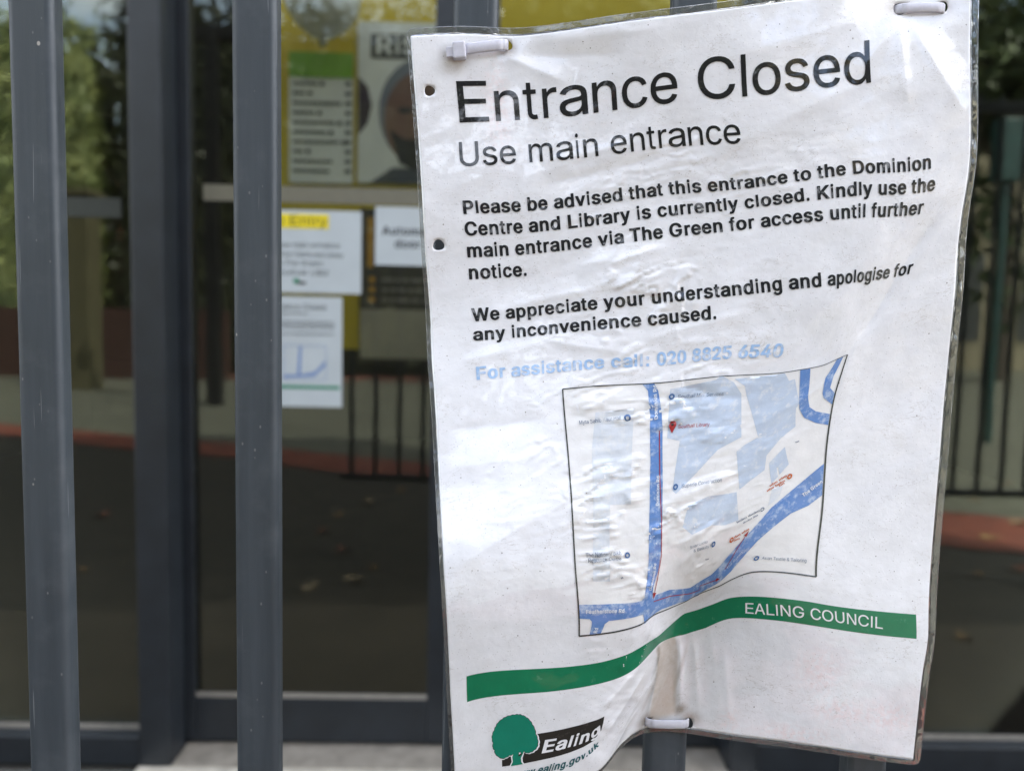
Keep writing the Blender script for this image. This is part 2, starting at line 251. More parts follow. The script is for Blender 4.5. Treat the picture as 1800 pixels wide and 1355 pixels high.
# ================================================================== the notice: page (mm) -> photo ray -> real sheet in front of the bars
# letter outlines in thousandths of the letter height: x, y pairs
GL = {
'r': {
'&': [667, [[281,-10,232,-6,184,5,148,21,107,48,76,83,55,124,45,166,44,200,54,248,79,292,116,330,190,388,140,451,111,512,105,548,106,580,122,633,149,670,194,702,252,719,314,721,371,710,423,681,444,660,461,636,473,607,477,581,477,551,471,523,443,469,409,433,327,371,479,197,484,202,501,247,510,317,601,317,600,271,590,216,567,161,543,123,645,3,642,0,533,0,481,55,436,24,397,8,331,-7], [277,70,319,74,351,82,393,102,422,124,249,318,198,281,161,243,146,211,144,173,155,135,184,102,225,79], [266,441,343,495,365,521,377,543,380,576,370,605,351,625,320,640,283,642,248,632,224,616,205,583,202,548,212,515,231,483]]],
'2': [556, [[29,0,28,73,286,335,354,410,388,464,400,521,396,551,389,573,361,607,333,625,308,635,278,640,245,640,198,628,157,599,133,561,122,505,32,504,28,516,32,552,50,606,68,636,100,670,142,697,186,715,231,723,286,724,331,718,374,703,411,682,442,655,477,605,490,568,495,537,494,498,485,457,452,394,410,338,341,264,164,86,503,85,507,80,507,2]]],
'A': [667, [[16,0,15,8,277,713,387,715,654,2,553,1,479,198,189,198,117,1], [220,284,449,286,393,438,333,624]]],
'B': [667, [[77,0,74,713,386,715,452,704,493,689,532,664,571,619,591,570,597,510,586,462,561,422,532,399,474,372,524,357,555,340,588,308,610,274,625,226,627,179,620,139,605,103,582,71,551,45,511,24,466,9,385,0], [180,85,386,86,433,93,470,106,503,133,522,169,524,210,509,251,490,276,468,293,441,308,410,317,370,322,181,322], [180,405,365,404,397,410,439,427,473,456,491,489,494,535,481,574,448,607,399,625,348,630,180,630]]],
'C': [722, [[373,-10,302,-3,235,19,167,61,123,105,86,164,61,225,46,302,44,386,55,466,78,536,112,594,161,648,222,690,279,712,332,722,403,724,453,718,499,705,538,688,588,654,624,617,650,579,671,531,681,488,583,486,560,540,535,574,499,603,444,627,394,635,353,634,301,623,255,601,212,565,189,536,162,482,149,433,143,383,146,299,160,239,180,193,220,142,273,104,328,85,396,80,428,85,469,97,524,130,560,175,583,229,677,230,681,223,668,175,647,130,614,85,577,52,533,24,478,3,426,-7]]],
'D': [722, [[84,0,82,713,335,716,382,713,469,693,530,663,583,620,624,566,654,501,670,430,674,328,665,257,641,182,610,129,564,79,530,53,486,30,435,13,392,4,336,0], [183,85,337,86,393,94,426,103,462,120,498,145,523,172,547,210,565,261,576,332,575,399,565,456,548,504,524,543,493,575,440,607,397,621,343,629,181,628]]],
'E': [667, [[89,0,87,714,609,715,608,630,199,628,201,405,583,402,580,319,201,318,199,87,613,85,615,1]]],
'G': [778, [[384,-10,310,-3,235,22,171,62,128,105,90,163,66,224,50,302,48,386,59,467,82,535,118,597,159,643,210,680,271,708,338,722,409,724,466,717,515,702,563,679,603,651,643,610,665,578,684,537,697,488,596,486,574,532,545,571,503,605,448,628,402,635,352,633,310,624,264,602,224,571,191,529,169,485,152,421,148,331,153,287,169,230,197,177,223,146,251,122,282,104,312,91,371,80,409,80,447,86,481,96,512,111,535,127,560,153,578,179,594,216,603,275,410,278,409,361,700,362,704,358,704,283,698,217,682,166,653,112,614,68,568,35,516,10,455,-5]]],
'H': [722, [[80,0,78,714,174,713,176,409,546,408,548,713,644,715,645,1,548,2,546,322,176,323,174,2]]],
'I': [278, [[95,2,91,710,184,713,188,5]]],
'K': [667, [[79,0,77,714,178,713,181,353,273,455,530,714,661,714,659,706,358,404,659,11,662,1,543,1,284,337,178,232,178,2]]],
'L': [556, [[79,0,76,713,176,716,179,87,534,85,537,2]]],
'M': [833, [[75,0,74,714,201,713,372,259,418,119,462,254,632,713,760,714,760,1,674,0,670,4,672,583,612,413,454,0,376,2,217,418,159,583,161,4,158,0]]],
'N': [722, [[78,0,77,714,188,714,487,244,552,131,550,711,553,716,645,714,645,1,532,2,265,421,168,585,172,432,172,4,169,0]]],
'O': [778, [[384,-10,314,-4,238,20,172,58,124,104,89,153,57,225,41,302,39,386,51,466,74,533,112,595,157,644,208,680,266,706,341,722,415,724,489,713,552,690,608,655,656,609,697,545,721,488,736,415,738,324,726,246,708,191,672,127,630,78,571,35,508,7,447,-6], [368,80,418,81,467,91,516,113,553,140,585,177,611,222,626,268,636,334,634,395,625,451,608,499,583,541,542,584,510,605,456,627,404,635,355,633,308,623,253,596,218,567,192,537,166,490,151,444,142,383,144,316,153,263,169,218,198,171,236,131,274,107,317,89]]],
'P': [667, [[89,0,86,713,388,715,459,703,505,686,544,661,577,628,599,592,615,549,622,503,621,460,612,415,590,367,561,329,532,305,492,282,455,270,387,259,191,258,189,2], [192,344,386,346,436,358,471,378,502,416,513,446,518,483,510,539,499,565,480,588,439,615,393,627,363,630,191,630]]],
'R': [722, [[91,0,88,713,409,715,479,705,534,686,582,656,624,609,647,555,654,521,655,479,644,421,616,367,571,325,505,291,684,2,557,2,388,275,200,275,197,2], [199,362,401,362,457,373,493,390,526,421,538,447,544,476,540,535,517,579,477,609,422,626,383,630,199,630]]],
'S': [667, [[302,-12,244,-5,200,7,160,24,121,50,90,82,68,118,53,161,50,194,154,195,173,142,188,124,216,102,274,81,326,74,360,75,402,82,436,93,464,107,488,127,506,151,513,169,517,204,512,226,491,256,443,285,386,304,228,346,181,366,140,390,104,422,84,454,72,494,70,535,79,581,96,616,125,652,159,678,202,700,251,716,314,724,379,723,432,715,469,703,506,686,544,660,571,632,592,598,603,567,607,529,507,527,497,559,483,583,467,599,442,616,414,628,378,636,311,638,248,623,218,607,196,588,181,566,174,541,173,519,179,493,201,466,242,440,304,419,467,375,510,356,546,335,584,300,606,266,618,223,619,178,611,138,591,97,558,58,520,30,480,11,427,-5,365,-12]]],
'T': [611, [[257,0,254,628,17,630,14,713,594,716,594,630,357,628,357,2]]],
'U': [722, [[359,-12,306,-8,265,0,225,15,190,34,156,60,130,88,106,125,94,154,79,223,79,713,175,713,175,239,181,203,193,171,221,131,265,99,321,81,379,78,427,86,471,106,504,133,534,179,547,235,547,711,550,716,640,716,644,711,644,226,638,185,628,152,614,120,589,83,560,54,528,31,498,15,459,0,401,-10]]],
'a': [556, [[225,-12,182,-7,141,6,94,31,68,57,47,92,37,128,37,178,50,218,62,236,87,260,120,279,148,289,219,305,377,324,410,333,422,344,426,358,419,402,407,421,382,442,352,455,319,461,257,457,213,442,176,416,150,381,58,405,53,412,73,446,100,478,130,500,171,520,221,534,284,542,328,541,385,532,437,514,466,496,498,464,521,418,530,358,530,2,430,0,424,68,386,27,343,4,286,-10], [246,69,286,70,326,77,362,93,390,114,408,136,422,167,426,193,425,258,366,245,230,227,187,214,157,193,146,179,140,153,143,128,152,110,169,94,188,83]]],
'b': [556, [[295,-12,246,-6,209,11,179,36,146,81,142,1,58,2,58,711,61,716,145,713,146,453,188,504,227,530,285,542,341,538,390,522,437,488,473,444,498,390,513,327,517,245,507,170,481,100,451,57,425,31,398,13,349,-7], [274,71,305,72,333,79,356,91,381,113,399,140,412,169,427,242,427,292,422,330,412,364,396,398,373,426,351,443,329,453,294,460,267,459,235,450,210,436,191,418,169,387,157,357,145,290,145,244,151,197,163,159,177,132,194,110,214,92,241,78]]],
'c': [500, [[264,-12,212,-7,162,11,117,41,88,72,61,117,42,167,32,222,30,283,35,328,47,378,67,425,96,467,131,500,174,525,231,540,279,542,326,535,353,526,405,498,434,470,451,447,465,419,475,388,393,366,374,405,350,431,322,449,285,459,232,456,189,436,167,416,143,380,132,351,123,310,121,232,130,184,144,148,167,114,192,91,222,77,264,70,308,76,345,94,374,125,396,169,473,149,477,143,467,114,446,75,426,51,400,29,366,9,338,-2,305,-9]]],
'd': [556, [[254,-12,206,-7,154,14,106,52,73,99,47,164,36,232,37,310,51,380,81,445,118,490,167,523,213,538,270,542,328,530,372,500,410,453,411,713,496,716,499,711,499,2,415,1,411,81,379,39,339,7,303,-8], [257,71,288,72,317,79,343,93,367,115,384,140,396,167,411,242,411,292,406,332,396,366,380,400,356,428,337,442,312,453,278,460,251,459,218,450,193,436,173,418,152,389,140,361,126,290,126,244,131,206,139,175,155,138,175,111,197,92,224,78]]],
'e': [556, [[288,-12,236,-7,185,8,144,31,106,64,79,103,56,153,44,205,40,245,42,306,52,362,69,407,95,451,125,484,167,515,213,533,270,542,307,541,356,531,397,515,437,486,472,446,491,411,508,357,516,296,516,240,513,236,133,234,143,176,164,133,200,96,243,76,303,70,355,82,394,109,421,152,506,131,500,107,482,74,459,48,432,27,405,12,370,-2,326,-10], [135,314,420,314,423,317,407,379,392,405,373,427,350,444,325,454,295,460,268,460,218,447,196,433,172,411,144,362,134,325]]],
'f': [278, [[92,0,90,453,15,457,14,533,90,537,90,608,95,651,110,689,135,720,162,737,189,744,222,744,257,735,262,727,245,654,215,661,188,656,169,639,161,619,158,588,158,537,246,535,247,460,245,456,158,453,158,4,155,0]]],
'g': [556, [[258,-210,189,-200,140,-180,115,-162,91,-140,71,-112,62,-93,133,-51,178,-101,222,-124,282,-130,317,-126,353,-113,388,-85,406,-49,411,-17,411,92,408,92,380,54,355,32,322,15,288,7,240,6,200,13,160,28,125,52,103,73,75,113,56,158,47,189,41,236,40,288,45,334,56,381,77,431,108,475,146,509,186,529,248,542,285,541,323,533,371,503,411,452,415,534,496,535,499,531,499,-27,489,-83,475,-115,457,-141,433,-164,410,-180,372,-196,334,-206], [262,88,290,89,321,96,348,110,370,130,388,156,400,183,412,248,412,295,406,338,396,371,383,397,358,428,339,442,315,453,280,460,254,459,223,451,200,439,177,419,159,395,143,362,130,294,130,249,136,206,147,172,159,148,182,120,209,102,239,92]]],
'h': [556, [[67,0,65,711,68,716,152,716,155,711,156,459,189,499,225,524,268,538,323,542,376,532,415,514,448,484,472,444,484,408,491,362,491,4,488,0,401,2,401,347,394,382,379,413,353,439,321,454,277,459,239,451,204,432,179,407,162,369,155,330,155,2]]],
'i': [222, [[80,0,78,533,141,535,142,2], [104,618,86,627,73,645,67,669,69,696,77,716,91,731,106,736,126,734,141,721,151,704,155,682,153,657,145,638,132,623,116,617]]],
'k': [500, [[69,0,67,711,70,716,151,716,155,711,157,301,379,534,486,533,274,303,501,2,392,0,205,244,155,194,154,2]]],
'l': [222, [[70,2,67,710,152,713,155,5]]],
'm': [833, [[67,0,67,535,152,534,155,456,177,489,209,518,242,534,283,544,337,540,377,524,410,492,435,447,460,484,495,515,538,535,582,544,633,542,674,530,713,505,738,477,761,429,769,381,767,0,679,2,677,384,667,413,651,433,622,451,582,461,537,455,506,439,480,413,467,381,463,359,462,2,374,1,372,367,368,393,354,422,331,443,301,457,265,461,222,450,193,430,171,402,159,371,156,345,155,2]]],
'n': [556, [[67,0,65,533,151,534,154,454,175,484,198,506,225,524,264,537,298,542,348,539,384,529,415,514,440,492,464,459,479,427,488,388,491,362,491,2,401,2,401,347,394,382,379,413,353,439,321,454,277,459,239,451,204,432,179,407,162,369,155,330,155,2]]],
'o': [556, [[276,-12,222,-7,171,11,125,41,95,72,67,117,47,167,37,222,35,283,40,328,52,378,74,425,103,467,139,500,183,525,242,540,290,542,347,533,392,516,432,488,466,451,490,412,510,360,520,298,521,244,513,185,498,136,474,90,445,54,408,24,362,1,318,-9], [274,70,301,72,339,83,360,95,384,118,400,140,414,171,423,200,430,248,429,293,423,328,410,370,393,401,368,428,345,444,316,455,287,460,259,459,224,450,199,436,176,416,157,391,144,362,134,330,127,287,127,242,133,203,146,161,163,131,185,105,213,85,241,74]]],
'p': [556, [[60,-199,58,533,142,534,146,451,188,504,214,523,243,535,285,542,322,541,360,533,390,522,426,498,462,460,490,411,506,365,516,301,517,245,507,170,490,120,465,74,425,31,382,5,328,-10,268,-10,224,3,188,27,146,79,145,-197], [274,71,305,72,333,79,356,91,381,113,399,140,412,169,427,242,427,292,422,330,412,364,396,398,373,426,351,443,329,453,294,460,267,459,235,450,210,436,191,418,169,387,157,357,145,290,145,244,151,197,163,159,177,132,194,110,214,92,241,78]]],
'r': [333, [[79,0,77,533,158,534,162,459,185,498,227,529,274,542,330,541,331,450,270,454,237,446,198,422,173,388,162,342,162,2]]],
's': [500, [[242,-12,200,-9,163,-2,128,11,101,26,76,47,58,68,41,102,32,133,36,138,119,154,138,115,160,93,199,74,234,69,275,71,313,81,346,102,360,120,367,141,364,164,355,181,340,195,306,211,176,242,121,264,91,285,75,302,63,321,51,353,48,397,54,426,69,459,96,490,134,516,173,531,224,541,269,542,338,530,367,518,393,501,428,464,442,438,453,406,370,386,342,429,315,451,273,463,235,463,190,451,159,428,148,412,144,396,149,364,164,346,190,330,337,292,376,278,406,262,433,238,450,212,462,177,464,141,457,106,443,76,427,55,395,27,367,12,322,-4]]],
't': [278, [[195,-6,161,-1,132,13,107,37,94,60,85,90,81,128,81,453,14,458,15,534,81,537,81,658,84,663,156,661,158,536,246,533,245,456,156,453,156,134,159,110,168,90,185,78,208,75,243,79,257,6,254,1,232,-4]]],
'u': [556, [[230,-7,179,3,154,15,128,33,101,65,77,118,68,179,68,533,157,533,157,191,163,158,179,121,206,94,239,80,284,76,320,84,357,106,381,135,394,167,400,198,400,533,487,535,489,2,404,1,400,80,371,39,328,9,280,-5]]],
'v': [500, [[206,0,8,533,104,533,221,198,251,99,284,213,396,533,490,535,490,525,296,2]]],
'x': [500, [[13,0,13,9,197,274,22,534,127,534,254,335,296,410,378,534,481,534,480,527,305,270,485,13,489,1,385,1,250,211,205,135,115,1]]],
'y': [500, [[92,-202,61,-197,51,-191,69,-117,77,-115,123,-119,142,-113,159,-102,180,-69,203,1,11,533,106,533,216,212,251,100,284,213,395,533,487,535,487,525,266,-79,249,-117,226,-153,188,-185,147,-200]]],
},
'b': {
'.': [278, [[103,-6,91,-1,80,8,71,21,65,37,64,109,68,127,75,141,87,154,105,162,173,162,189,156,198,148,209,131,214,110,214,46,204,16,190,1,174,-6]]],
'0': [556, [[270,-9,218,-3,167,18,125,51,89,97,64,148,44,217,34,299,33,399,40,474,58,549,81,602,112,649,151,686,197,710,241,722,301,724,353,713,405,686,444,650,475,604,498,548,516,476,523,407,524,324,518,254,505,187,485,130,451,73,417,38,378,12,327,-5], [273,114,295,116,316,127,335,147,350,174,362,204,372,244,382,347,376,446,368,489,355,529,341,558,323,581,305,595,284,602,261,599,242,589,226,572,208,544,194,509,186,476,175,382,179,285,188,231,200,190,217,155,235,132,250,121]]],
'2': [556, [[57,0,37,7,27,20,28,94,265,358,313,416,342,471,348,500,348,522,340,555,321,581,290,598,256,602,227,593,202,571,186,538,180,494,167,479,148,474,52,476,34,485,28,497,33,552,48,597,71,636,101,667,137,693,185,713,232,723,290,724,339,716,383,699,435,663,466,628,484,596,494,566,500,529,500,497,494,458,474,406,433,343,375,272,240,124,490,120,504,112,511,100,509,17,497,5,478,0]]],
'4': [556, [[334,0,316,7,306,20,304,137,46,140,33,148,27,158,27,234,270,703,278,710,295,716,378,716,395,710,404,703,408,693,406,682,189,264,304,262,308,448,318,459,335,465,426,462,439,454,445,442,445,264,501,261,521,249,526,239,526,160,520,148,504,139,445,136,445,22,437,9,415,0]]],
'5': [556, [[256,-9,218,-6,183,2,142,18,115,35,91,55,61,89,42,123,33,151,27,197,32,207,41,214,59,220,147,220,166,214,175,207,189,163,201,145,216,131,247,116,266,113,285,116,315,130,339,156,356,193,362,228,359,269,345,308,324,336,292,357,270,362,232,359,196,344,174,328,155,322,60,332,48,338,39,347,37,364,73,695,86,710,105,716,464,713,478,705,485,693,485,615,480,605,471,598,452,592,213,590,202,476,254,485,315,483,363,472,418,443,458,406,486,364,507,310,516,255,514,201,503,152,481,104,449,63,410,31,357,5,302,-8]]],
'6': [556, [[268,-9,212,-3,157,17,109,51,77,86,54,125,38,172,31,229,36,288,56,351,86,411,278,703,287,710,306,716,414,714,435,701,438,693,437,683,288,462,357,453,399,438,435,418,473,383,497,349,518,293,524,249,524,212,519,173,507,136,487,97,466,69,428,36,397,17,351,-1,313,-8], [277,112,308,118,338,142,362,183,369,229,362,275,344,311,316,337,283,347,246,341,217,320,198,289,187,241,192,190,209,152,223,135,241,122,257,115]]],
'8': [556, [[268,-9,211,-3,166,10,123,33,86,63,61,96,43,133,34,171,32,215,39,260,59,307,89,346,123,375,94,403,82,420,67,449,58,479,54,507,55,547,60,573,73,610,92,640,113,663,162,699,222,719,255,724,301,724,360,712,415,685,457,647,485,602,496,571,501,538,501,507,495,472,473,420,459,401,432,375,478,334,502,297,520,246,524,187,517,147,504,112,480,76,447,43,411,20,369,3,317,-8], [273,113,314,118,341,132,365,160,374,195,370,238,352,273,323,297,304,305,281,308,241,301,210,281,189,249,181,216,185,174,199,146,211,133,228,123], [267,429,299,431,322,443,343,470,353,503,351,540,340,569,318,591,289,602,257,600,233,588,211,561,202,530,204,493,217,460,240,438]]],
':': [333, [[131,-6,119,-1,108,8,99,21,93,37,92,109,96,127,103,141,115,154,133,162,201,162,217,156,226,148,237,131,242,110,242,46,232,16,218,1,202,-6], [132,355,116,361,107,370,99,382,93,399,92,470,100,498,117,517,133,523,201,523,223,512,235,495,242,471,242,406,234,379,221,364,206,356]]],
'A': [722, [[53,0,27,10,21,20,21,29,271,698,284,710,304,716,416,716,436,710,446,703,452,691,699,38,702,27,700,17,687,5,667,0,566,0,540,9,528,25,468,186,255,186,250,178,195,24,186,10,158,0], [299,310,424,311,361,487]]],
'C': [722, [[368,-9,290,0,229,22,167,61,121,108,85,164,59,230,46,303,44,387,54,462,76,530,106,585,154,642,215,686,275,710,331,722,406,724,456,717,503,703,545,684,596,647,630,611,655,571,675,523,683,476,670,462,650,456,544,459,524,473,512,511,491,545,468,567,443,583,402,595,370,597,335,591,305,578,278,559,244,519,223,476,210,426,204,379,207,306,218,255,237,209,261,172,287,149,308,135,344,121,389,118,437,129,477,155,505,191,524,242,544,256,656,258,679,246,684,228,671,180,647,130,613,84,574,51,529,23,482,5,419,-8]]],
'D': [722, [[108,0,88,7,76,22,78,699,91,710,110,716,370,715,415,709,465,697,507,681,543,661,599,613,634,568,663,506,680,435,685,390,685,327,677,260,654,187,626,137,580,84,544,57,507,36,451,15,399,4,349,0], [241,123,350,124,382,130,419,142,443,157,468,179,492,213,508,250,518,290,523,337,522,393,510,461,491,504,470,535,442,560,402,581,343,592,240,590]]],
'E': [667, [[79,0,77,714,615,715,614,592,256,590,259,423,592,420,589,300,257,299,256,125,618,123,620,1]]],
'F': [611, [[78,0,76,714,585,715,585,592,248,590,248,415,553,413,555,291,249,289,248,2]]],
'G': [778, [[380,-9,340,-7,295,1,228,25,161,69,123,107,85,165,60,229,46,303,44,387,54,463,76,530,109,588,151,637,203,677,265,706,338,722,414,724,472,716,527,699,573,676,616,645,654,604,676,571,700,516,707,476,692,462,672,456,563,458,542,471,522,516,498,549,472,572,447,586,412,595,379,597,335,588,304,573,274,549,243,506,224,463,212,408,209,336,216,283,227,243,253,193,273,168,303,144,337,127,380,118,418,120,457,131,491,152,512,174,535,216,543,260,405,261,385,266,372,278,370,364,385,378,405,384,678,384,698,378,708,371,713,361,712,260,704,206,685,155,654,105,615,65,562,30,504,6,434,-8]]],
'K': [722, [[122,0,100,7,87,22,87,693,91,701,103,710,124,716,226,716,247,710,260,699,265,445,529,708,553,716,684,716,711,706,721,693,714,676,437,400,716,37,722,26,718,14,706,5,685,0,565,0,538,9,318,289,262,233,260,16,247,5,226,0]]],
'L': [611, [[78,0,76,713,248,716,250,125,580,123,583,2]]],
'P': [667, [[109,0,88,7,76,22,78,698,91,710,111,716,368,716,438,707,475,697,510,682,552,654,584,620,606,584,620,541,627,497,625,444,611,389,594,354,569,322,540,296,497,270,457,256,387,244,244,242,241,17,228,5,208,0], [245,366,380,369,411,379,433,397,452,431,460,481,452,529,443,548,428,567,404,583,374,591,244,591]]],
'R': [722, [[110,0,88,7,76,22,78,698,92,710,112,716,382,716,422,713,474,704,540,678,594,638,629,588,647,533,651,469,641,415,616,361,582,324,526,286,675,33,675,17,662,5,640,0,524,0,500,7,488,18,350,257,252,259,248,17,234,5,214,0], [252,383,392,385,426,393,450,409,470,445,477,486,468,533,448,566,420,583,390,591,251,591]]],
'S': [667, [[299,-11,240,-3,195,9,152,29,110,57,77,93,57,127,42,173,39,195,41,211,54,222,75,227,189,225,209,211,224,164,250,135,288,118,337,112,393,122,419,134,438,150,451,169,459,194,460,211,454,235,435,257,408,273,220,328,170,349,126,377,92,409,71,443,59,489,59,536,68,576,89,617,121,653,163,683,215,706,265,718,310,724,389,722,437,713,485,697,513,682,554,653,584,621,602,589,616,544,616,512,603,501,583,496,472,498,451,512,437,555,413,580,378,596,329,601,279,590,260,580,244,565,233,548,227,528,226,512,231,490,246,470,275,452,322,435,424,408,474,391,517,372,565,341,597,307,621,263,628,227,627,177,617,137,591,91,566,63,526,34,474,9,429,-3,367,-12]]],
'T': [611, [[227,0,225,590,16,592,14,713,596,716,596,593,387,590,387,2]]],
'W': [944, [[226,0,206,7,195,21,19,684,19,695,25,705,51,716,146,716,165,710,177,699,282,286,388,694,400,708,422,716,525,716,544,710,556,699,663,286,770,698,782,710,801,716,896,716,915,710,924,703,928,695,928,684,752,24,744,10,718,0,612,0,593,5,581,17,473,415,366,17,354,5,335,0]]],
'a': [556, [[223,-11,180,-5,133,10,97,30,63,62,43,94,32,128,29,183,35,216,45,238,66,266,93,288,126,305,162,318,211,329,358,349,363,361,354,402,342,418,322,430,303,433,267,430,230,412,193,366,179,360,158,358,59,386,45,399,44,412,66,454,92,484,131,513,177,534,227,547,273,552,322,551,381,542,435,520,467,499,498,463,520,417,527,361,526,20,512,5,492,0,399,0,379,5,365,14,334,1,298,-8], [252,108,296,113,319,124,336,138,348,155,359,181,363,206,361,231,252,216,223,207,205,195,198,184,193,162,200,134,220,116]]],
'b': [611, [[321,-11,261,-3,217,17,202,5,183,0,95,0,75,5,62,20,61,693,68,705,83,713,184,716,204,710,215,701,218,693,220,527,261,544,311,552,382,548,441,529,480,504,514,472,543,430,564,377,577,308,576,226,564,162,534,97,493,48,451,17,390,-5], [312,110,330,110,352,117,371,131,387,149,399,171,410,200,420,272,411,340,390,390,361,419,344,428,320,432,297,430,278,422,250,396,229,353,217,291,220,228,228,193,240,164,254,142,272,124,292,114]]],
'c': [556, [[283,-11,229,-5,180,11,139,35,101,69,70,114,50,160,38,213,34,290,41,347,58,401,82,447,118,489,165,523,201,539,253,551,308,552,358,545,390,535,423,520,450,501,480,473,498,448,519,404,522,382,516,373,501,365,428,345,406,344,387,349,379,355,353,404,323,425,288,432,267,429,244,418,224,397,209,373,197,339,189,297,191,229,198,198,210,166,229,138,244,123,262,114,282,110,310,111,339,124,362,150,380,189,402,201,424,201,502,181,518,171,523,162,524,153,514,123,492,84,471,58,435,29,406,13,364,-3,317,-11]]],
'd': [611, [[275,-11,208,-2,160,18,132,38,106,61,71,109,48,166,35,237,36,316,49,382,70,431,101,475,136,507,181,533,207,543,246,551,301,552,351,544,392,527,394,693,397,701,408,710,428,716,529,713,544,705,551,693,550,20,537,5,517,0,430,0,411,5,396,18,373,5,338,-6], [288,110,306,110,329,117,346,129,362,146,384,192,395,252,392,317,385,349,373,379,358,402,341,418,321,428,297,432,274,430,255,422,226,395,204,350,193,291,198,219,216,164,231,142,249,124,268,114]]],
'e': [556, [[280,-11,232,-7,189,4,146,24,107,53,70,96,46,141,31,188,23,249,25,312,34,365,58,424,86,467,120,500,166,529,216,546,262,552,308,551,361,541,407,521,451,490,482,453,504,413,521,360,528,302,527,241,519,231,504,223,181,220,190,182,207,149,231,126,261,112,293,109,314,112,333,120,356,142,374,174,383,181,402,186,424,184,497,166,509,160,518,150,518,130,496,86,471,55,440,31,414,16,371,-1,325,-10], [184,338,368,340,352,385,332,412,304,429,271,432,243,425,210,398,193,371]]],
'f': [333, [[113,0,96,7,87,22,87,426,37,428,21,434,14,441,10,451,10,526,17,537,30,544,87,547,88,610,98,654,116,688,144,716,176,734,211,743,253,743,296,732,313,721,318,709,300,628,291,619,275,614,245,620,227,618,218,606,214,584,215,546,276,546,292,540,299,533,303,523,303,451,298,439,284,430,213,426,212,20,201,5,186,0]]],
'g': [611, [[280,-198,202,-185,163,-171,136,-156,107,-134,81,-104,63,-76,63,-60,73,-50,139,-11,171,-5,195,-14,231,-56,257,-72,297,-80,338,-74,367,-60,384,-40,395,-7,397,30,362,16,320,7,263,6,236,10,206,17,166,33,127,59,104,81,67,138,52,179,44,216,40,254,41,309,55,383,85,446,123,492,165,522,213,543,259,551,317,551,364,542,398,525,413,540,433,546,531,543,546,535,553,523,553,-7,541,-65,528,-94,509,-120,480,-147,444,-169,410,-183,369,-193,321,-198], [295,126,333,132,348,141,366,158,388,200,398,257,395,319,389,347,376,380,362,402,344,419,325,428,302,432,264,424,247,413,230,395,216,371,206,345,198,295,200,235,206,208,220,175,233,156,249,141,271,130]]],
'h': [611, [[97,0,77,7,65,22,65,693,74,706,94,715,190,716,213,708,225,693,225,528,267,543,308,551,354,552,397,546,437,533,469,515,495,492,521,456,537,418,546,365,546,22,534,7,512,0,421,0,401,5,388,17,384,359,375,391,358,414,337,427,310,431,278,424,256,409,240,387,229,359,225,329,223,17,210,5,190,0]]],
'i': [278, [[82,0,80,544,195,546,197,2], [105,581,93,585,83,593,70,620,69,685,73,704,79,716,93,730,107,735,171,735,187,729,196,721,205,705,209,684,208,625,199,599,187,586,176,581]]],
'k': [556, [[101,0,81,7,69,22,69,693,78,706,97,715,192,716,215,708,226,693,227,382,385,540,404,546,513,546,533,540,546,529,547,516,541,507,346,306,558,36,562,22,550,7,528,0,416,0,397,5,388,12,234,207,226,198,224,16,212,5,192,0]]],
'l': [278, [[71,24,69,689,207,691,209,26]]],
'm': [889, [[97,0,76,7,64,22,64,523,76,539,99,546,190,546,211,540,226,529,281,550,309,554,351,554,389,547,416,537,439,524,467,500,511,530,548,544,601,554,646,554,687,547,731,531,766,508,795,475,818,428,826,382,826,22,814,7,791,0,698,0,678,5,664,17,662,376,655,400,642,417,619,430,601,433,578,430,556,417,535,389,528,364,525,17,512,5,492,0,399,0,371,10,364,22,363,374,356,399,347,413,326,428,303,433,278,427,253,410,237,386,229,359,226,17,212,5,192,0]]],
'n': [611, [[97,0,77,7,65,22,65,523,69,531,80,540,99,546,188,546,207,540,223,526,281,547,319,552,354,552,407,543,464,518,492,495,514,467,533,429,543,389,546,365,546,22,542,14,531,5,512,0,421,0,401,5,388,17,384,359,375,391,358,414,337,427,310,431,278,424,256,409,240,387,229,359,225,329,223,17,210,5,190,0]]],
'o': [611, [[298,-11,241,-5,189,11,146,35,105,69,72,114,51,160,38,213,34,290,41,347,59,401,85,447,123,489,173,523,211,539,266,551,324,552,377,545,433,526,474,501,511,467,547,414,567,363,577,305,578,248,571,193,555,144,532,101,498,60,457,28,405,4,350,-9], [295,110,315,110,343,116,375,142,401,187,415,257,409,327,389,380,375,399,355,418,334,428,309,432,284,430,266,423,233,393,210,349,198,288,198,252,202,219,221,166,240,138,257,123,276,114]]],
'p': [611, [[94,-187,74,-181,62,-165,64,529,76,540,96,546,183,546,203,540,218,525,262,544,312,552,383,548,441,529,484,501,521,463,551,413,566,370,577,308,578,249,568,178,551,129,527,86,494,48,453,19,421,4,364,-10,304,-11,262,-3,220,15,217,-172,205,-182,185,-188], [312,110,330,110,352,117,372,131,387,149,400,171,410,200,420,272,411,340,390,390,362,419,345,428,321,432,298,430,278,422,251,396,229,353,218,291,221,228,229,193,240,164,255,142,273,124,292,114]]],
'r': [389, [[94,0,75,7,64,22,66,529,78,540,96,546,178,546,197,540,209,531,240,544,279,552,331,552,359,546,368,539,373,529,373,445,368,434,359,427,341,422,286,427,262,421,234,399,218,368,213,340,211,17,199,5,181,0]]],
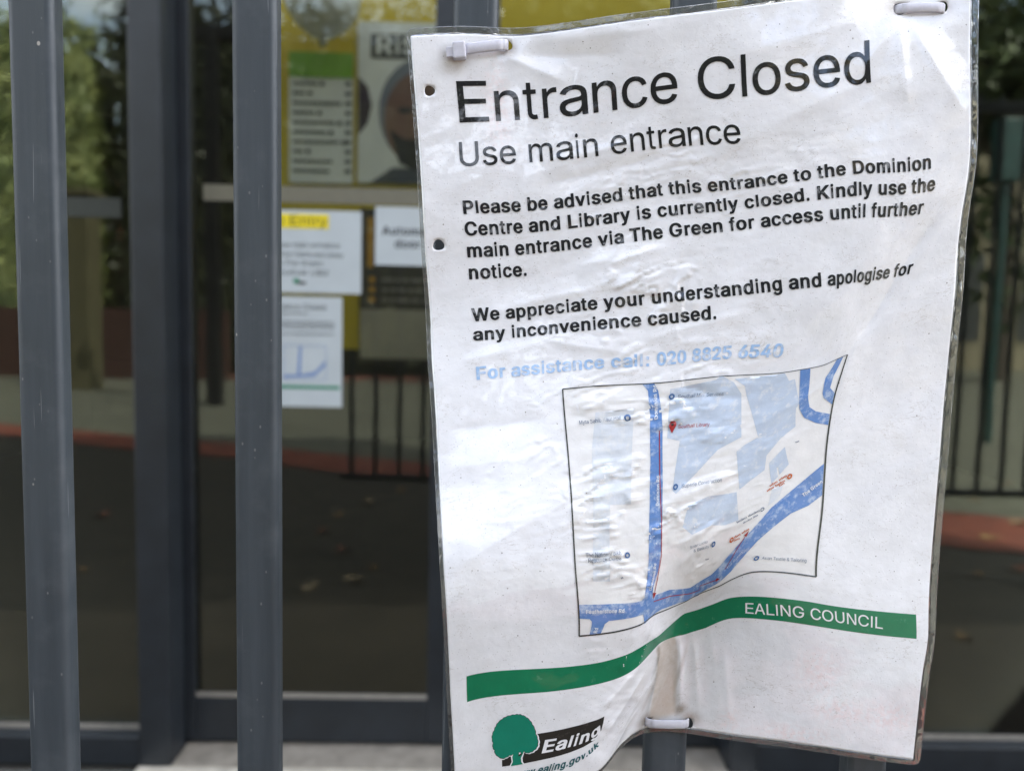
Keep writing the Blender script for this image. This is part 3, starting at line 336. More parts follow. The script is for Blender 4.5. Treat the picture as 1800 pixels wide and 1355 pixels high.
's': [556, [[263,-11,216,-8,170,2,128,18,95,39,70,62,50,90,33,132,32,155,42,165,60,171,144,188,166,186,187,175,207,135,222,120,244,111,277,108,309,113,336,129,346,142,350,157,344,180,334,191,313,201,164,238,136,250,102,271,75,296,57,325,48,354,46,397,51,425,67,459,97,494,129,516,172,536,213,547,259,552,314,551,386,536,414,524,449,501,473,476,492,448,509,409,507,397,497,387,484,381,404,364,386,363,357,374,337,408,316,428,293,435,268,435,241,427,221,412,213,391,217,369,229,355,252,345,395,309,434,293,461,277,486,255,505,227,517,190,519,151,513,118,496,84,463,47,437,29,405,13,358,-3,314,-10]]],
't': [333, [[213,-6,174,0,136,17,104,47,89,73,79,103,75,139,75,426,29,431,16,439,10,448,11,529,20,539,31,544,75,547,76,646,83,657,97,664,182,666,199,661,207,654,211,643,211,547,278,544,291,537,298,526,299,451,293,439,270,428,211,426,211,150,214,128,220,115,267,118,284,113,292,105,297,96,309,24,303,12,285,2,251,-5]]],
'u': [611, [[253,-7,192,6,144,30,108,64,81,113,71,148,66,187,68,529,81,540,100,546,191,546,211,540,223,529,225,204,228,184,239,150,257,128,280,117,305,114,326,118,350,132,371,158,383,192,386,211,388,529,400,540,420,546,511,546,530,540,540,533,545,523,543,17,530,5,511,0,423,0,403,5,387,19,359,7,324,-3,297,-7]]],
'v': [556, [[229,0,212,5,200,17,14,512,15,529,27,540,46,546,142,546,161,540,170,533,278,236,386,533,395,540,414,546,510,546,529,540,541,529,542,516,356,17,343,5,324,0]]],
'w': [778, [[191,0,171,7,160,20,11,515,11,526,17,535,44,546,139,546,158,540,167,533,241,281,309,526,323,540,343,546,437,546,457,540,466,534,473,518,537,282,612,533,621,540,640,546,735,546,755,540,764,533,768,526,768,515,621,26,613,11,604,5,585,0,495,0,475,5,466,12,389,268,315,14,304,5,284,0]]],
'y': [556, [[118,-190,70,-181,50,-165,49,-150,66,-85,74,-74,90,-66,114,-65,146,-69,157,-63,173,-38,193,22,11,512,12,529,24,540,43,546,139,546,158,540,167,533,275,236,382,533,391,540,410,546,506,546,525,540,537,529,538,516,324,-59,308,-94,289,-123,267,-148,228,-174,170,-190]]],
},
}
GL = {f_: {c_: [a_, [list(zip(q[0::2], q[1::2])) for q in ps]] for c_, (a_, ps) in d_.items()} for f_, d_ in GL.items()}
def adv(s, f): return [GL[f][c][0] if c != ' ' else 278 for c in s]
PW, PH = 297.0, 420.0
C_ = []                                              # (u, v, px, py)
def c(u, v, x, y): C_.append((u, v, x, y))
for x, y, u in ((722, 64, 0), (765, 61.5, 13.5), (813, 60, 27.5), (860, 62, 42), (911, 63.5, 57), (939, 61, 65.5), (1095, 39, 112.5), (1200, 26, 144), (1320, 11, 180), (1407, -1, 206.5), (1550, -17, 250), (1707, -31, 297)):
    c(u, 0, x, y)
for x, y in ((733, 200), (740, 300), (748, 440), (757, 565), (760, 640), (768, 760), (775, 900), (781, 1010), (794, 1260), (800, 1464)):
    c(0, min(420, (y-64)/3.335 + .0) if y < 1400 else 420, x, y)
for x, y in ((1705.5, 90), (1706.5, 211), (1704.5, 281), (1691.5, 371), (1680, 502), (1664, 660), (1653, 790), (1641, 932), (1623, 1173), (1605, 1334)):
    c(297, (y+31)/1365*420, x, y)
U0 = 19.6
def line_pts(s, f, em, v, pts):
    a = adv(s, f); cum = np.concatenate([[0], np.cumsum(a)])/1000*em
    for i, side, x, y in pts:
        g = GL[f][s[i]][1] if s[i] != ' ' else [[(0, 0)]]; xs = [q[0] for k in g for q in k]
        c(U0+cum[i]+(min(xs) if side == 0 else max(xs))/1000*em, v, x, y)
L_TITLE = 'Entrance Closed'; L_SUB = 'Use main entrance'
BODY = ['Please be advised that this entrance to the Dominion', 'Centre and Library is currently closed. Kindly use the', 'main entrance via The Green for access until further', 'notice.',
        'We appreciate your understanding and apologise for', 'any inconvenience caused.']
PHONE = 'For assistance call: 020 8825 6540'
EM1, EM2, EM3 = 30.5, 18.2, 10.08
VB = [95.3, 106.4, 117.5, 128.6, 150.8, 161.9, 183.6]
line_pts(L_TITLE, 'r', EM1, 46.5, [(0, 0, 808, 216), (9, 0, 1228, 176), (14, 1, 1531, 146)])
line_pts(L_SUB, 'r', EM2, 69.8, [(0, 0, 809, 293), (4, 0, 931, 286), (9, 0, 1075, 272), (16, 1, 1303, 252)])
line_pts(BODY[0], 'b', EM3, VB[0], [(0, 0, 815, 377), (23, 0, 1176, 343), (44, 0, 1500, 306.5), (51, 1, 1636, 297)])
line_pts(BODY[1], 'b', EM3, VB[1], [(0, 0, 818, 415), (38, 1, 1423, 353), (40, 0, 1437, 352), (53, 1, 1642.5, 335)])
line_pts(BODY[2], 'b', EM3, VB[2], [(0, 0, 822, 453), (51, 1, 1621, 376)])
line_pts(BODY[3], 'b', EM3, VB[3], [(0, 0, 825, 491.5), (6, 1, 926, 485)])
line_pts(BODY[4], 'b', EM3, VB[4], [(0, 0, 830, 565.5), (33, 0, 1387, 509.5), (37, 0, 1455, 503), (49, 1, 1602, 481)])
line_pts(BODY[5], 'b', EM3, VB[5], [(0, 0, 832, 599), (24, 1, 1259, 561)])
line_pts(PHONE, 'b', EM3, VB[6], [(0, 0, 838, 668), (21, 0, 1155, 643), (33, 1, 1375, 627.5)])
for x, y, u in ((989, 684, 67.5), (1056, 678, 88), (1260, 662, 151), (1332, 658, 175), (1406, 650, 199), (1447, 642, 216), (1489, 623.5, 237)): c(u, 193.2, x, y)
for x, y, v in ((1467.6, 691.7, 217), (1452, 790, 252), (1444, 905, 290)): c(237, v, x, y)
for x, y, v in ((998, 792, 226), (1005, 886, 254.5), (1011.7, 1005, 290.5)): c(67.5, v, x, y)
for x, y, u in ((1018, 1117, 67.5), (1079, 1110, 86), (1128, 1096, 104), (1148, 1080, 116), (1206, 1055.6, 146), (1264, 1029.5, 176), (1298, 1012.5, 192), (1322, 1004.7, 202), (1372, 1005, 217), (1434, 1013, 237)): c(u, 324.7, x, y)
for x, y, y2, u in ((820, 1188, 1233, 9.5), (959, 1174, 1215.5, 51.5), (1086, 1155, 1191, 91), (1117, 1142, 1173.5, 104), (1158, 1117, 1130, 124), (1202, 1078, 1115, 149), (1240, 1066, 1103, 168), (1280, 1051, 1087, 186), (1332, 1048, 1087, 204), (1422, 1057, 1098, 231), (1610, 1079.5, 1122, 290)):
    c(u, 341.8, x, y); c(u, 355.2, x+1, y2)
for x, y, u in ((1057, 1350, 96), (1087, 1312, 114), (1130, 1280, 138), (1203, 1278, 168), (1290, 1291, 195), (1384, 1303, 224)): c(u, 420, x, y)
c(50, 420, 930, 1408)
C_ = np.array(C_)
SCL = 100.0
def _k(r2): return np.where(r2 > 1e-12, r2*np.log(np.maximum(r2, 1e-12)), 0)
_P = C_[:, :2]/SCL; _n = len(_P)
_A = np.zeros((_n+3, _n+3)); _A[:_n, :_n] = _k(((_P[:, None]-_P[None])**2).sum(-1)) + np.eye(_n)*2.5e-3
_A[:_n, _n] = 1; _A[:_n, _n+1:] = _P; _A[_n, :_n] = 1; _A[_n+1:, :_n] = _P.T
_W = np.linalg.solve(_A, np.vstack([C_[:, 2:], np.zeros((3, 2))]))
def page_px(u, v):
    q = np.stack([np.ravel(u), np.ravel(v)], 1)/SCL; out = np.empty((len(q), 2))
    for i in range(0, len(q), 20000):
        s = q[i:i+20000]
        out[i:i+20000] = _k(((s[:, None]-_P[None])**2).sum(-1)) @ _W[:_n] + _W[_n] + s @ _W[_n+1:]
    return out
_err = page_px(C_[:, 0], C_[:, 1])-C_[:, 2:]
print('TPS residual max', np.abs(_err).max(0), 'rms', np.sqrt((_err**2).mean()))
def px_page(pts):
    pts = np.asarray(pts, float).reshape(-1, 2)
    q = np.stack([(pts[:, 0]-735)/3.3, (pts[:, 1]-60+(pts[:, 0]-735)*.08)/3.3], 1)
    for _ in range(14):
        f0 = page_px(q[:, 0], q[:, 1]); ex = (page_px(q[:, 0]+.2, q[:, 1])-f0)/.2; ey = (page_px(q[:, 0], q[:, 1]+.2)-f0)/.2
        d = pts-f0; det = ex[:, 0]*ey[:, 1]-ex[:, 1]*ey[:, 0]; det = np.where(np.abs(det) < .6, .6, det)
        st = np.stack([(d[:, 0]*ey[:, 1]-d[:, 1]*ey[:, 0])/det, (ex[:, 0]*d[:, 1]-ex[:, 1]*d[:, 0])/det], 1)
        q = q+np.clip(st, -15, 15)
    return q
# relief (mm in front of the bar faces)
DZ = np.array([(-3, -4, 5), (0, 0, 5), (30, 0, 2), (55, 0, 2.2), (110, 0, 11), (170, 0, 14), (230, 0, 9), (268, 0, 2), (300, -4, 3),
 (0, 45, 5), (40, 45, 4.5), (110, 45, 10), (170, 45, 12.5), (230, 45, 9.5), (270, 45, 7), (297, 45, 5),
 (0, 100, 5), (60, 100, 6.5), (120, 100, 9), (180, 100, 11.5), (240, 100, 12), (297, 100, 7),
 (0, 150, 5), (60, 150, 8), (120, 150, 11), (180, 150, 14), (240, 150, 13), (297, 150, 6),
 (0, 172, 9), (60, 172, 11.5), (120, 172, 13), (180, 172, 14), (240, 172, 12), (297, 172, 6),
 (0, 215, 19), (60, 215, 21), (110, 215, 19), (180, 215, 15), (240, 215, 12), (297, 215, 6),
 (0, 255, 31), (50, 255, 33), (105, 250, 27), (180, 250, 19), (240, 250, 14), (297, 250, 9),
 (0, 288, 41), (30, 280, 40), (60, 262, 34.5), (105, 290, 31), (150, 290, 23), (200, 290, 20), (250, 290, 15), (297, 290, 12),
 (0, 330, 39), (60, 330, 35), (100, 330, 29), (118, 330, 20), (140, 330, 9), (165, 330, 9), (200, 330, 18), (250, 330, 18), (297, 330, 15),
 (0, 380, 33), (60, 380, 30), (92, 380, 24), (110, 380, 14), (130, 380, 3), (165, 380, 2.5), (200, 380, 11), (250, 380, 17), (297, 380, 18),
 (0, 422, 26), (60, 422, 24), (95, 422, 19), (128, 422, 3), (168, 422, 2), (200, 422, 9), (250, 422, 16), (300, 424, 18)], float)
_Q = DZ[:, :2]/SCL; _m = len(_Q)
_B = np.zeros((_m+3, _m+3)); _B[:_m, :_m] = _k(((_Q[:, None]-_Q[None])**2).sum(-1)) + np.eye(_m)*2e-3
_B[:_m, _m] = 1; _B[:_m, _m+1:] = _Q; _B[_m, :_m] = 1; _B[_m+1:, :_m] = _Q.T
_V = np.linalg.solve(_B, np.concatenate([DZ[:, 2], [0, 0, 0]]))
rng = np.random.RandomState(7)
def vnoise(x, y, seed):
    r = np.random.RandomState(seed); T = r.rand(256, 256)
    xi = np.floor(x).astype(int); yi = np.floor(y).astype(int); fx = x-xi; fy = y-yi
    fx = fx*fx*fx*(fx*(fx*6-15)+10); fy = fy*fy*fy*(fy*(fy*6-15)+10)
    g = lambda a, b: T[a % 256, b % 256]
    return (g(xi, yi)*(1-fx)+g(xi+1, yi)*fx)*(1-fy)+(g(xi, yi+1)*(1-fx)+g(xi+1, yi+1)*fx)*fy
def fbm(x, y, seed, o=4):
    s = 0; a = .5
    for i in range(o): s = s+a*vnoise(x*2**i, y*2**i, seed+i); a *= .5
    return s
def sm(a, b, x): t_ = np.clip((x-a)/(b-a), 0, 1); return t_*t_*(3-2*t_)
def blob(u, v, cu, cv, ru, rv, ang=0):
    ca, sa = math.cos(ang), math.sin(ang); x = (u-cu)*ca+(v-cv)*sa; y = -(u-cu)*sa+(v-cv)*ca
    return np.exp(-((x/ru)**2+(y/rv)**2))
def crease(u, v, p, q, amp, wl, wr):
    "a sharp fold along p-q; falls off over wl / wr mm to either side, fading at its ends"
    p = np.array(p, float); q = np.array(q, float); L = np.hypot(*(q-p)); d = (q-p)/L
    s = (u-p[0])*d[0]+(v-p[1])*d[1]; n = -(u-p[0])*d[1]+(v-p[1])*d[0]
    f = np.where(n < 0, np.exp(n/wl), np.exp(-n/wr)); n2 = np.sqrt(n*n+.8)
    f = np.where(n < 0, np.exp(-(n2-.9)/wl), np.exp(-(n2-.9)/wr))
    e = sm(-.02*L, .25*L, s)*(1-sm(.7*L, 1.02*L, s))
    return amp*f*e
def PG(x, y): return tuple(px_page([(x, y)])[0])
def relief(u, v):
    q = np.stack([np.ravel(u), np.ravel(v)], 1)/SCL
    d = np.concatenate([_k(((q[i:i+20000, None]-_Q[None])**2).sum(-1)) @ _V[:_m] for i in range(0, len(q), 20000)]) + _V[_m] + q @ _V[_m+1:]
    d = d.reshape(np.shape(u))
    for (x0, y0), (x1, y1), a, wl, wr in CREASES:
        d = d+crease(u, v, PG(x0, y0), PG(x1, y1), a, wl, wr)
    # crumples of the damp paper: long, nearly horizontal ridges through the middle of the page
    wx = 16*(fbm(u/30, v/40, 11)-.5); wy = 16*(fbm(u/45, v/35, 21)-.5)
    a = fbm((u+wx)/24, (v+wy+.16*u)/10, 31, 4)
    rid = 1-np.abs(2*a-.94)*2.2
    mask = .10+.9*np.clip(1.25*blob(u, v, 118, 250, 58, 62)+.55*blob(u, v, 130, 88, 80, 28, -.1)+.6*blob(u, v, 112, 148, 60, 24), 0, 1)
    d = d+.6*rid*mask
    x_ = fbm((u+wx)/42, (v+wy+.2*u)/17, 81, 4)*6.0+v/52+u/130; h = x_-np.floor(x_)
    h = np.where(h < .84, h/.84, (1-h)/.16); h = h*h*(1.6-.6*h)
    patch = sm(.38, .62, fbm(u/26, v/15, 91, 3))
    zone = np.clip(1.2*blob(u, v, 118, 252, 56, 60)+.7*blob(u, v, 112, 148, 55, 20)+.35*blob(u, v, 150, 85, 70, 22, -.1), 0, 1)
    d = d+2.0*h*patch*zone
    # slanted puckers left of the bottom fold
    s = (u-112)*.62+(v-385)*.50; n_ = -(u-112)*.50+(v-385)*.62
    d = d+1.5*(fbm(s/40, n_/5.5, 51, 3)-.5)*2*blob(u, v, 108, 378, 26, 44, .1)
    d = d+2.6*(fbm(u/60, v/45, 61, 2)-.5)+.5*(fbm(u/20, v/16, 65, 2)-.5)
    d = d+.05*(fbm(u/6, v/6, 71, 3)-.5)*2
    return np.maximum(d, .55)
CREASES = [((880, 92), (1010, 150), 1.5, 9, 5), ((905, 75), (1190, 45), 1.3, 14, 9), ((890, 95), (1120, 95), -1.2, 8, 10),
 ((1580, 20), (1600, 200), 1.4, 7, 10), ((1585, 20), (1500, 150), 1.3, 8, 12), ((1592, 22), (1705, 215), 1.8, 9, 12), ((1575, 20), (1240, 110), .9, 14, 12),
 ((1485, 630), (1660, 350), -1.8, 10, 7), ((1470, 720), (1520, 560), .8, 9, 9), ((1540, 130), (1180, 300), 1.4, 12, 22), ((760, 565), (1240, 455), 1.3, 6, 18),
 ((780, 1012), (1030, 855), 1.5, 22, 7), ((765, 830), (1000, 790), .7, 12, 9), ((1100, 980), (1180, 1140), .9, 6, 6), ((1150, 1105), (1137, 1278), 2.4, 3.5, 3), ((1190, 1115), (1197, 1262), 1.8, 2.5, 5),
 ((950, 285), (1140, 245), .9, 2.5, 7), ((930, 330), (1200, 268), -.8, 3, 6), ((1010, 470), (1190, 430), 1.1, 2.2, 6), ((1085, 540), (1140, 430), .9, 3, 4), ((1140, 545), (1215, 440), -.9, 3, 5),
 ((1120, 600), (1330, 545), 1.0, 2.2, 7), ((960, 600), (1130, 625), .8, 5, 2.5), ((1010, 720), (1120, 690), 1.2, 2, 6), ((1190, 690), (1330, 700), -1.0, 3, 6), ((1020, 880), (1140, 850), 1.1, 2.2, 6),
 ((1170, 880), (1290, 835), 1.2, 2.0, 7), ((1190, 960), (1275, 905), 1.1, 2.0, 5), ((1180, 1010), (1260, 930), .9, 3, 3), ((1310, 760), (1500, 640), .7, 5, 10), ((790, 640), (1000, 590), .7, 3, 12), ((775, 760), (960, 735), -.7, 4, 8),
 ((1105, 1205), (1160, 1075), 1.5, 2.5, 3), ((1120, 1255), (1165, 1130), 1.2, 2, 3), ((1075, 1330), (1128, 1235), 1.3, 2.5, 2.5), ((1215, 1110), (1230, 1265), .8, 2.5, 4), ((1270, 1130), (1285, 1285), .7, 2.5, 6),
 ((1235, 1060), (1270, 1290), .5, 7, 9), ((1090, 1190), (1128, 1100), 1.6, 4, 5), ((1060, 1300), (1140, 1170), 1.7, 4, 3), ((1085, 1300), (1150, 1190), 1.4, 3, 3), ((1055, 1250), (1120, 1170), 1.2, 3, 4)]
UMIN, VMIN, NU, NV = -4, -6, 307, 432                       # 1 mm lattice
gu, gv = np.meshgrid(np.arange(NU)+UMIN, np.arange(NV)+VMIN, indexing='ij')
GPX = page_px(gu, gv).reshape(NU, NV, 2)
GD = relief(gu.astype(float), gv.astype(float))
SURF = CAM + px_ray(GPX[..., 0], GPX[..., 1])*(-GD/1000-CAM[1])[..., None]
du = np.gradient(SURF, axis=0); dv = np.gradient(SURF, axis=1); NRM = np.cross(du, dv); NRM /= np.linalg.norm(NRM, axis=-1, keepdims=True)
if NRM[150, 200, 1] > 0: NRM = -NRM
def surf(u, v, off=0.0):
    "points of the sheet at page positions; off = mm above it"
    a = np.clip(np.asarray(u, float)-UMIN, 0, NU-1.001); b = np.clip(np.asarray(v, float)-VMIN, 0, NV-1.001)
    i = a.astype(int); j = b.astype(int); fa = (a-i)[:, None]; fb = (b-j)[:, None]
    bl = lambda G: (G[i, j]*(1-fa)+G[i+1, j]*fa)*(1-fb)+(G[i, j+1]*(1-fa)+G[i+1, j+1]*fa)*fb
    return bl(SURF)+bl(NRM)*(off/1000)
def to_sheet(name, bm, off, mat, parent, attr=None, rev=None):
    "takes a flat page-space bmesh (x=u, y=v), wraps it on the sheet, keeps page UVs"
    bm.verts.ensure_lookup_table(); bm.verts.index_update(); uv = np.array([(v.co.x, v.co.y) for v in bm.verts])
    P = surf(uv[:, 0], uv[:, 1], off); lay = bm.loops.layers.uv.new('page')
    for v, p in zip(bm.verts, P): v.co = Vector(p)
    for f in bm.faces:
        f.smooth = True
        for l in f.loops: l[lay].uv = uv[l.vert.index]/100
    bm.normal_update()
    fl_ = [f for f in bm.faces if f.normal.y > 0]
    if fl_: bmesh.ops.reverse_faces(bm, faces=fl_)
    return link(name, bm, mat, parent)

# ---- page materials (UVs are page centimetres / 10)
def page_material(name, col, fade=0.0, fcol=(.74, .73, .73), coat=1.0, stains=False, rgh=.6):
    m, t, p = nodes_mat(name)
    uvn = N(t, 'ShaderNodeUVMap', uv_map='page').outputs[0]
    c_ = (*col, 1)
    base = mixc(t, ramp(t, noise(t, uvn, 9, 6, .6), .35, .68), tuple(x*.94 for x in col), tuple(min(.88, x*1.03) for x in col))
    if fade:
        f_ = ramp(t, noise(t, uvn, 14, 8, .72), .62-.2*fade, .70-.12*fade, c1=(min(1, .35+.7*fade),)*3+(1,))
        base = mixc(t, f_, base, fcol)
        s_ = ramp(t, noise(t, uvn, 170, 3, .6), .63, .70, c1=(.35,)*3+(1,)); base = mixc(t, s_, base, tuple(.5*a_+.5*b_ for a_, b_ in zip(col, fcol)))
    if stains:
        # grey damp mottling, grit specks, pinkish ghost print, brown grime round the ties (vertex mask)
        g = ramp(t, noise(t, uvn, 5, 8, .7), .45, .75, c1=(.30,)*3+(1,)); base = mixc(t, g, base, (.62, .60, .575))
        k = ramp(t, noise(t, uvn, 60, 5, .8), .60, .72, c1=(.28,)*3+(1,)); base = mixc(t, k, base, (.58, .59, .61))
        v = N(t, 'ShaderNodeTexVoronoi', Scale=26); t.links.new(uvn, v.inputs['Vector'])
        nd = N(t, 'ShaderNodeMath', operation='ADD'); t.links.new(v.outputs['Distance'], nd.inputs[0])
        nz = N(t, 'ShaderNodeMath', operation='MULTIPLY'); t.links.new(noise(t, uvn, 220, 2), nz.inputs[0]); nz.inputs[1].default_value = .10; t.links.new(nz.outputs[0], nd.inputs[1])
        sp = mixc(t, 1.0, ramp(t, v.outputs['Color'], .76, .79), ramp(t, nd.outputs[0], .10, .17, (.9, .9, .9, 1), (0, 0, 0, 1)), 'MULTIPLY')
        base = mixc(t, sp, base, (.10, .075, .05))
        v2 = N(t, 'ShaderNodeTexVoronoi', Scale=80); t.links.new(uvn, v2.inputs['Vector'])
        s2 = mixc(t, 1.0, ramp(t, v2.outputs['Color'], .70, .74), ramp(t, v2.outputs['Distance'], .12, .26, (.45, .45, .45, 1), (0, 0, 0, 1)), 'MULTIPLY')
        base = mixc(t, s2, base, (.20, .17, .14))
        # hairline dirt in the crinkles
        mp = N(t, 'ShaderNodeMapping'); mp.inputs['Scale'].default_value = (1, 2.3, 1); mp.inputs['Rotation'].default_value = (0, 0, .25); t.links.new(uvn, mp.inputs['Vector'])
        hn = noise(t, mp.outputs[0], 5.5, 6, .62, .5)
        hl = ramp(t, hn, .492, .508, (0, 0, 0, 1), (0, 0, 0, 1)); hr = hl.node.color_ramp.elements.new(.50); hr.color = (.55, .55, .55, 1)
        hm = mixc(t, 1.0, hl, ramp(t, noise(t, uvn, 3.2, 4), .47, .6), 'MULTIPLY'); base = mixc(t, hm, base, (.36, .31, .26))
        at_ = N(t, 'ShaderNodeVertexColor', layer_name='grime')
        sep = N(t, 'ShaderNodeSeparateColor'); t.links.new(at_.outputs[0], sep.inputs[0])
        gm = N(t, 'ShaderNodeMath', operation='MULTIPLY', use_clamp=True); t.links.new(sep.outputs[0], gm.inputs[0])
        t.links.new(ramp(t, noise(t, uvn, 40, 6, .7), .30, .62, (.75,)*3+(1,)), gm.inputs[1]); base = mixc(t, gm.outputs[0], base, (.24, .18, .125))
        g3 = N(t, 'ShaderNodeMath', operation='MULTIPLY', use_clamp=True); t.links.new(sep.outputs[2], g3.inputs[0])
        t.links.new(ramp(t, noise(t, uvn, 26, 6, .7), .25, .6, (.6,)*3+(1,)), g3.inputs[1]); base = mixc(t, g3.outputs[0], base, (.52, .445, .375))
        g2 = N(t, 'ShaderNodeMath', operation='MULTIPLY', use_clamp=True); t.links.new(sep.outputs[1], g2.inputs[0])
        t.links.new(ramp(t, noise(t, uvn, 30, 5, .7), .40, .60), g2.inputs[1]); base = mixc(t, g2.outputs[0], base, (.80, .55, .52))
    t.links.new(base, p.inputs['Base Color'])
    p.inputs['Roughness'].default_value = rgh; p.inputs['Specular IOR Level'].default_value = .1
    p.inputs['Coat Weight'].default_value = coat; p.inputs['Coat IOR'].default_value = 1.6; p.inputs['Coat Tint'].default_value = (1, 1, 1, 1)
    t.links.new(ramp(t, noise(t, uvn, 12, 5), .35, .7, (.015,)*3+(1,), (.06,)*3+(1,)), p.inputs['Coat Roughness'])
    h1 = noise(t, uvn, 30, 5, .6, .6); h2 = noise(t, uvn, 160, 3, .6)
    b1 = bump(t, h2, .25, .00006, bump(t, h1, .35, .0004))
    t.links.new(b1, p.inputs['Normal'])
    b2 = bump(t, noise(t, uvn, 7, 2, .5, .4), .3, .0006, bump(t, noise(t, uvn, 90, 3, .6), .2, .00004))
    t.links.new(b2, p.inputs['Coat Normal'])
    return m
PAPER = (.79, .785, .808)
M_PAPER = page_material('laminated_paper', PAPER, stains=True)
M_INK = page_material('black_print', (.012, .012, .013), fade=.12, fcol=(.30, .31, .32))
M_INKB = page_material('bold_print', (.013, .014, .017), fade=.34, fcol=(.42, .43, .45))
M_PHONE = page_material('faded_blue_print', (.34, .50, .74), fade=.55, fcol=(.74, .74, .76))
M_ROAD = page_material('map_road_blue', (.125, .24, .51), fade=.62, fcol=(.50, .58, .70))
M_BLOCK = page_material('map_block_blue', (.50, .57, .68), fade=.5, fcol=(.70, .70, .71))
M_BLOCK2 = page_material('map_block_pale', (.63, .66, .71), fade=.7, fcol=(.71, .71, .71))
M_LAND = page_material('map_land', (.77, .755, .75), stains=False)
M_MLAB = page_material('map_label_grey', (.13, .17, .24), fade=.55, fcol=(.62, .62, .63))
M_MRED = page_material('map_red', (.34, .025, .03), fade=.15, fcol=(.5, .25, .24))
M_MORG = page_material('map_orange', (.50, .11, .03), fade=.3, fcol=(.6, .4, .33))
M_MWHT = page_material('map_label_white', (.72, .74, .78))
M_MBLU = page_material('map_pin_blue', (.05, .13, .30), fade=.2)
M_LINE = page_material('map_border', (.045, .05, .045))
M_GREEN = page_material('council_green', (.003, .17, .075), fade=.10, fcol=(.10, .30, .19))
M_LOGO = page_material('logo_green', (.004, .20, .125))
M_LOGOK = page_material('logo_black', (.022, .019, .016), fade=.12, fcol=(.12, .10, .09))
M_TEAL = page_material('web_teal', (.015, .10, .115), fade=.2)

notice = tag(empty('notice', tuple(surf([148], [200])[0])), 'large creased laminated white notice reading Entrance Closed, tied to the gate bars', 'notice')
# ---- the sheet with its punched and tie holes
HOLES = []                                         # (u, v, r, ru stretch)
for x, y, r, st in ((755, 160, 2.75, 1), (771, 431, 2.75, 1), (889, 80, 3.0, 1.15), (806, 93, 2.4, 1), (1583, 16, 3.0, 1.3), (1655, 13, 3.0, 1.2), (1139, 1268, 2.6, 1.1), (1209, 1271, 3.1, 1)):
    q = PG(x, y); HOLES.append((q[0], q[1], r, st))
print('holes', [(round(a, 1), round(b, 1)) for a, b, *_ in HOLES])
bm = bmesh.new(); VV = {}
def gvx(i, j):
    k_ = (i, j)
    if k_ not in VV: VV[k_] = bm.verts.new((i, j, 0))
    return VV[k_]
holes_i = [(int(round(a)), int(round(b)), a, b, r, st) for a, b, r, st in HOLES]
R_ = 5
for i in range(0, 297):
    for j in range(0, 420):
        if any(ci-R_ <= i < ci+R_ and cj-R_ <= j < cj+R_ for ci, cj, *_ in holes_i): continue
        bm.faces.new((gvx(i, j), gvx(i+1, j), gvx(i+1, j+1), gvx(i, j+1)))
for ci, cj, a, b, r, st in holes_i:
    per = [(ci-R_+k, cj-R_) for k in range(2*R_)]+[(ci+R_, cj-R_+k) for k in range(2*R_)]+[(ci+R_-k, cj+R_) for k in range(2*R_)]+[(ci-R_, cj+R_-k) for k in range(2*R_)]
    per = [(min(297, max(0, i)), min(420, max(0, j))) for i, j in per]
    rings = [[gvx(*p) for p in per]]
    for lev in (.5, 1.0):
        rg_ = []
        for k, p in enumerate(per):
            th = math.atan2(per[k][1]-b, per[k][0]-a); rr = r*(1+.06*math.sin(3*th+a))
            tx, ty = a+rr*st*math.cos(th), b+rr*math.sin(th)
            rg_.append(bm.verts.new((p[0]+(tx-p[0])*lev, p[1]+(ty-p[1])*lev, 0)))
        rings.append(rg_)
    for A_, B_ in zip(rings, rings[1:]):
        for k in range(len(A_)):
            q4 = [A_[k], A_[(k+1) % len(A_)], B_[(k+1) % len(A_)], B_[k]]
            q4 = list(dict.fromkeys(q4))
            if len(q4) > 2:
                try: bm.faces.new(q4)
                except ValueError: pass
lay_g = bm.verts.layers.float_color.new('grime')
us = np.array([(v.co.x, v.co.y) for v in bm.verts]); gr = np.zeros(len(us)); gp = np.zeros(len(us))
for (x, y, ru, rv, a_) in ((800, 100, 6, 5, .85), (795, 118, 7, 5, .55), (893, 85, 4.5, 4, .9), (1578, 14, 8, 5, .6), (1662, 12, 5, 4, .45), (1140, 1262, 9, 6, .9), (1212, 1262, 7, 5, .8), (1190, 1190, 2.5, 26, .5), (1150, 1200, 2.5, 26, .45), (1150, 1285, 22, 4, .6), (1120, 1300, 10, 7, .6), (755, 160, 4.2, 4.2, .4), (771, 431, 4.2, 4.2, .4), (1172, 1240, 10, 10, .5), (1180, 1130, 10, 4, .3), (1250, 1200, 34, 34, .16), (1195, 1246, 5, 4, .9), (1128, 1288, 8, 5, .7), (1205, 1285, 12, 3, .8), (840, 150, 18, 9, .18)):
    q = PG(x, y); gr = np.maximum(gr, a_*blob(us[:, 0], us[:, 1], q[0], q[1], ru, rv))
for (x, y, ru, rv) in ((875, 190, 6, 25), (1480, 1250, 18, 7), (1440, 1180, 12, 12), (1560, 1260, 16, 8), (1280, 1265, 5, 8), (1400, 1290, 22, 5)):
    q = PG(x, y); gp = np.maximum(gp, .4*blob(us[:, 0], us[:, 1], q[0], q[1], ru, rv))
A_ = np.array(PG(1170, 1126)); B_ = np.array(PG(1164, 1262)); dd = (B_-A_)/np.hypot(*(B_-A_)); Ls = np.hypot(*(B_-A_))
al = (us-A_)@dd; ac = np.abs((us-A_)@np.array([-dd[1], dd[0]]))
gs = sm(-4, 1, al)*(1-sm(Ls-3, Ls+3, al))*(1-sm(8.0, 10.5, ac))*.85
for v, a_, b_, c_2 in zip(bm.verts, gr, gp, gs): v[lay_g] = (a_, b_, c_2, 1)
paper = to_sheet('printed_sheet', bm, 0, M_PAPER, notice)
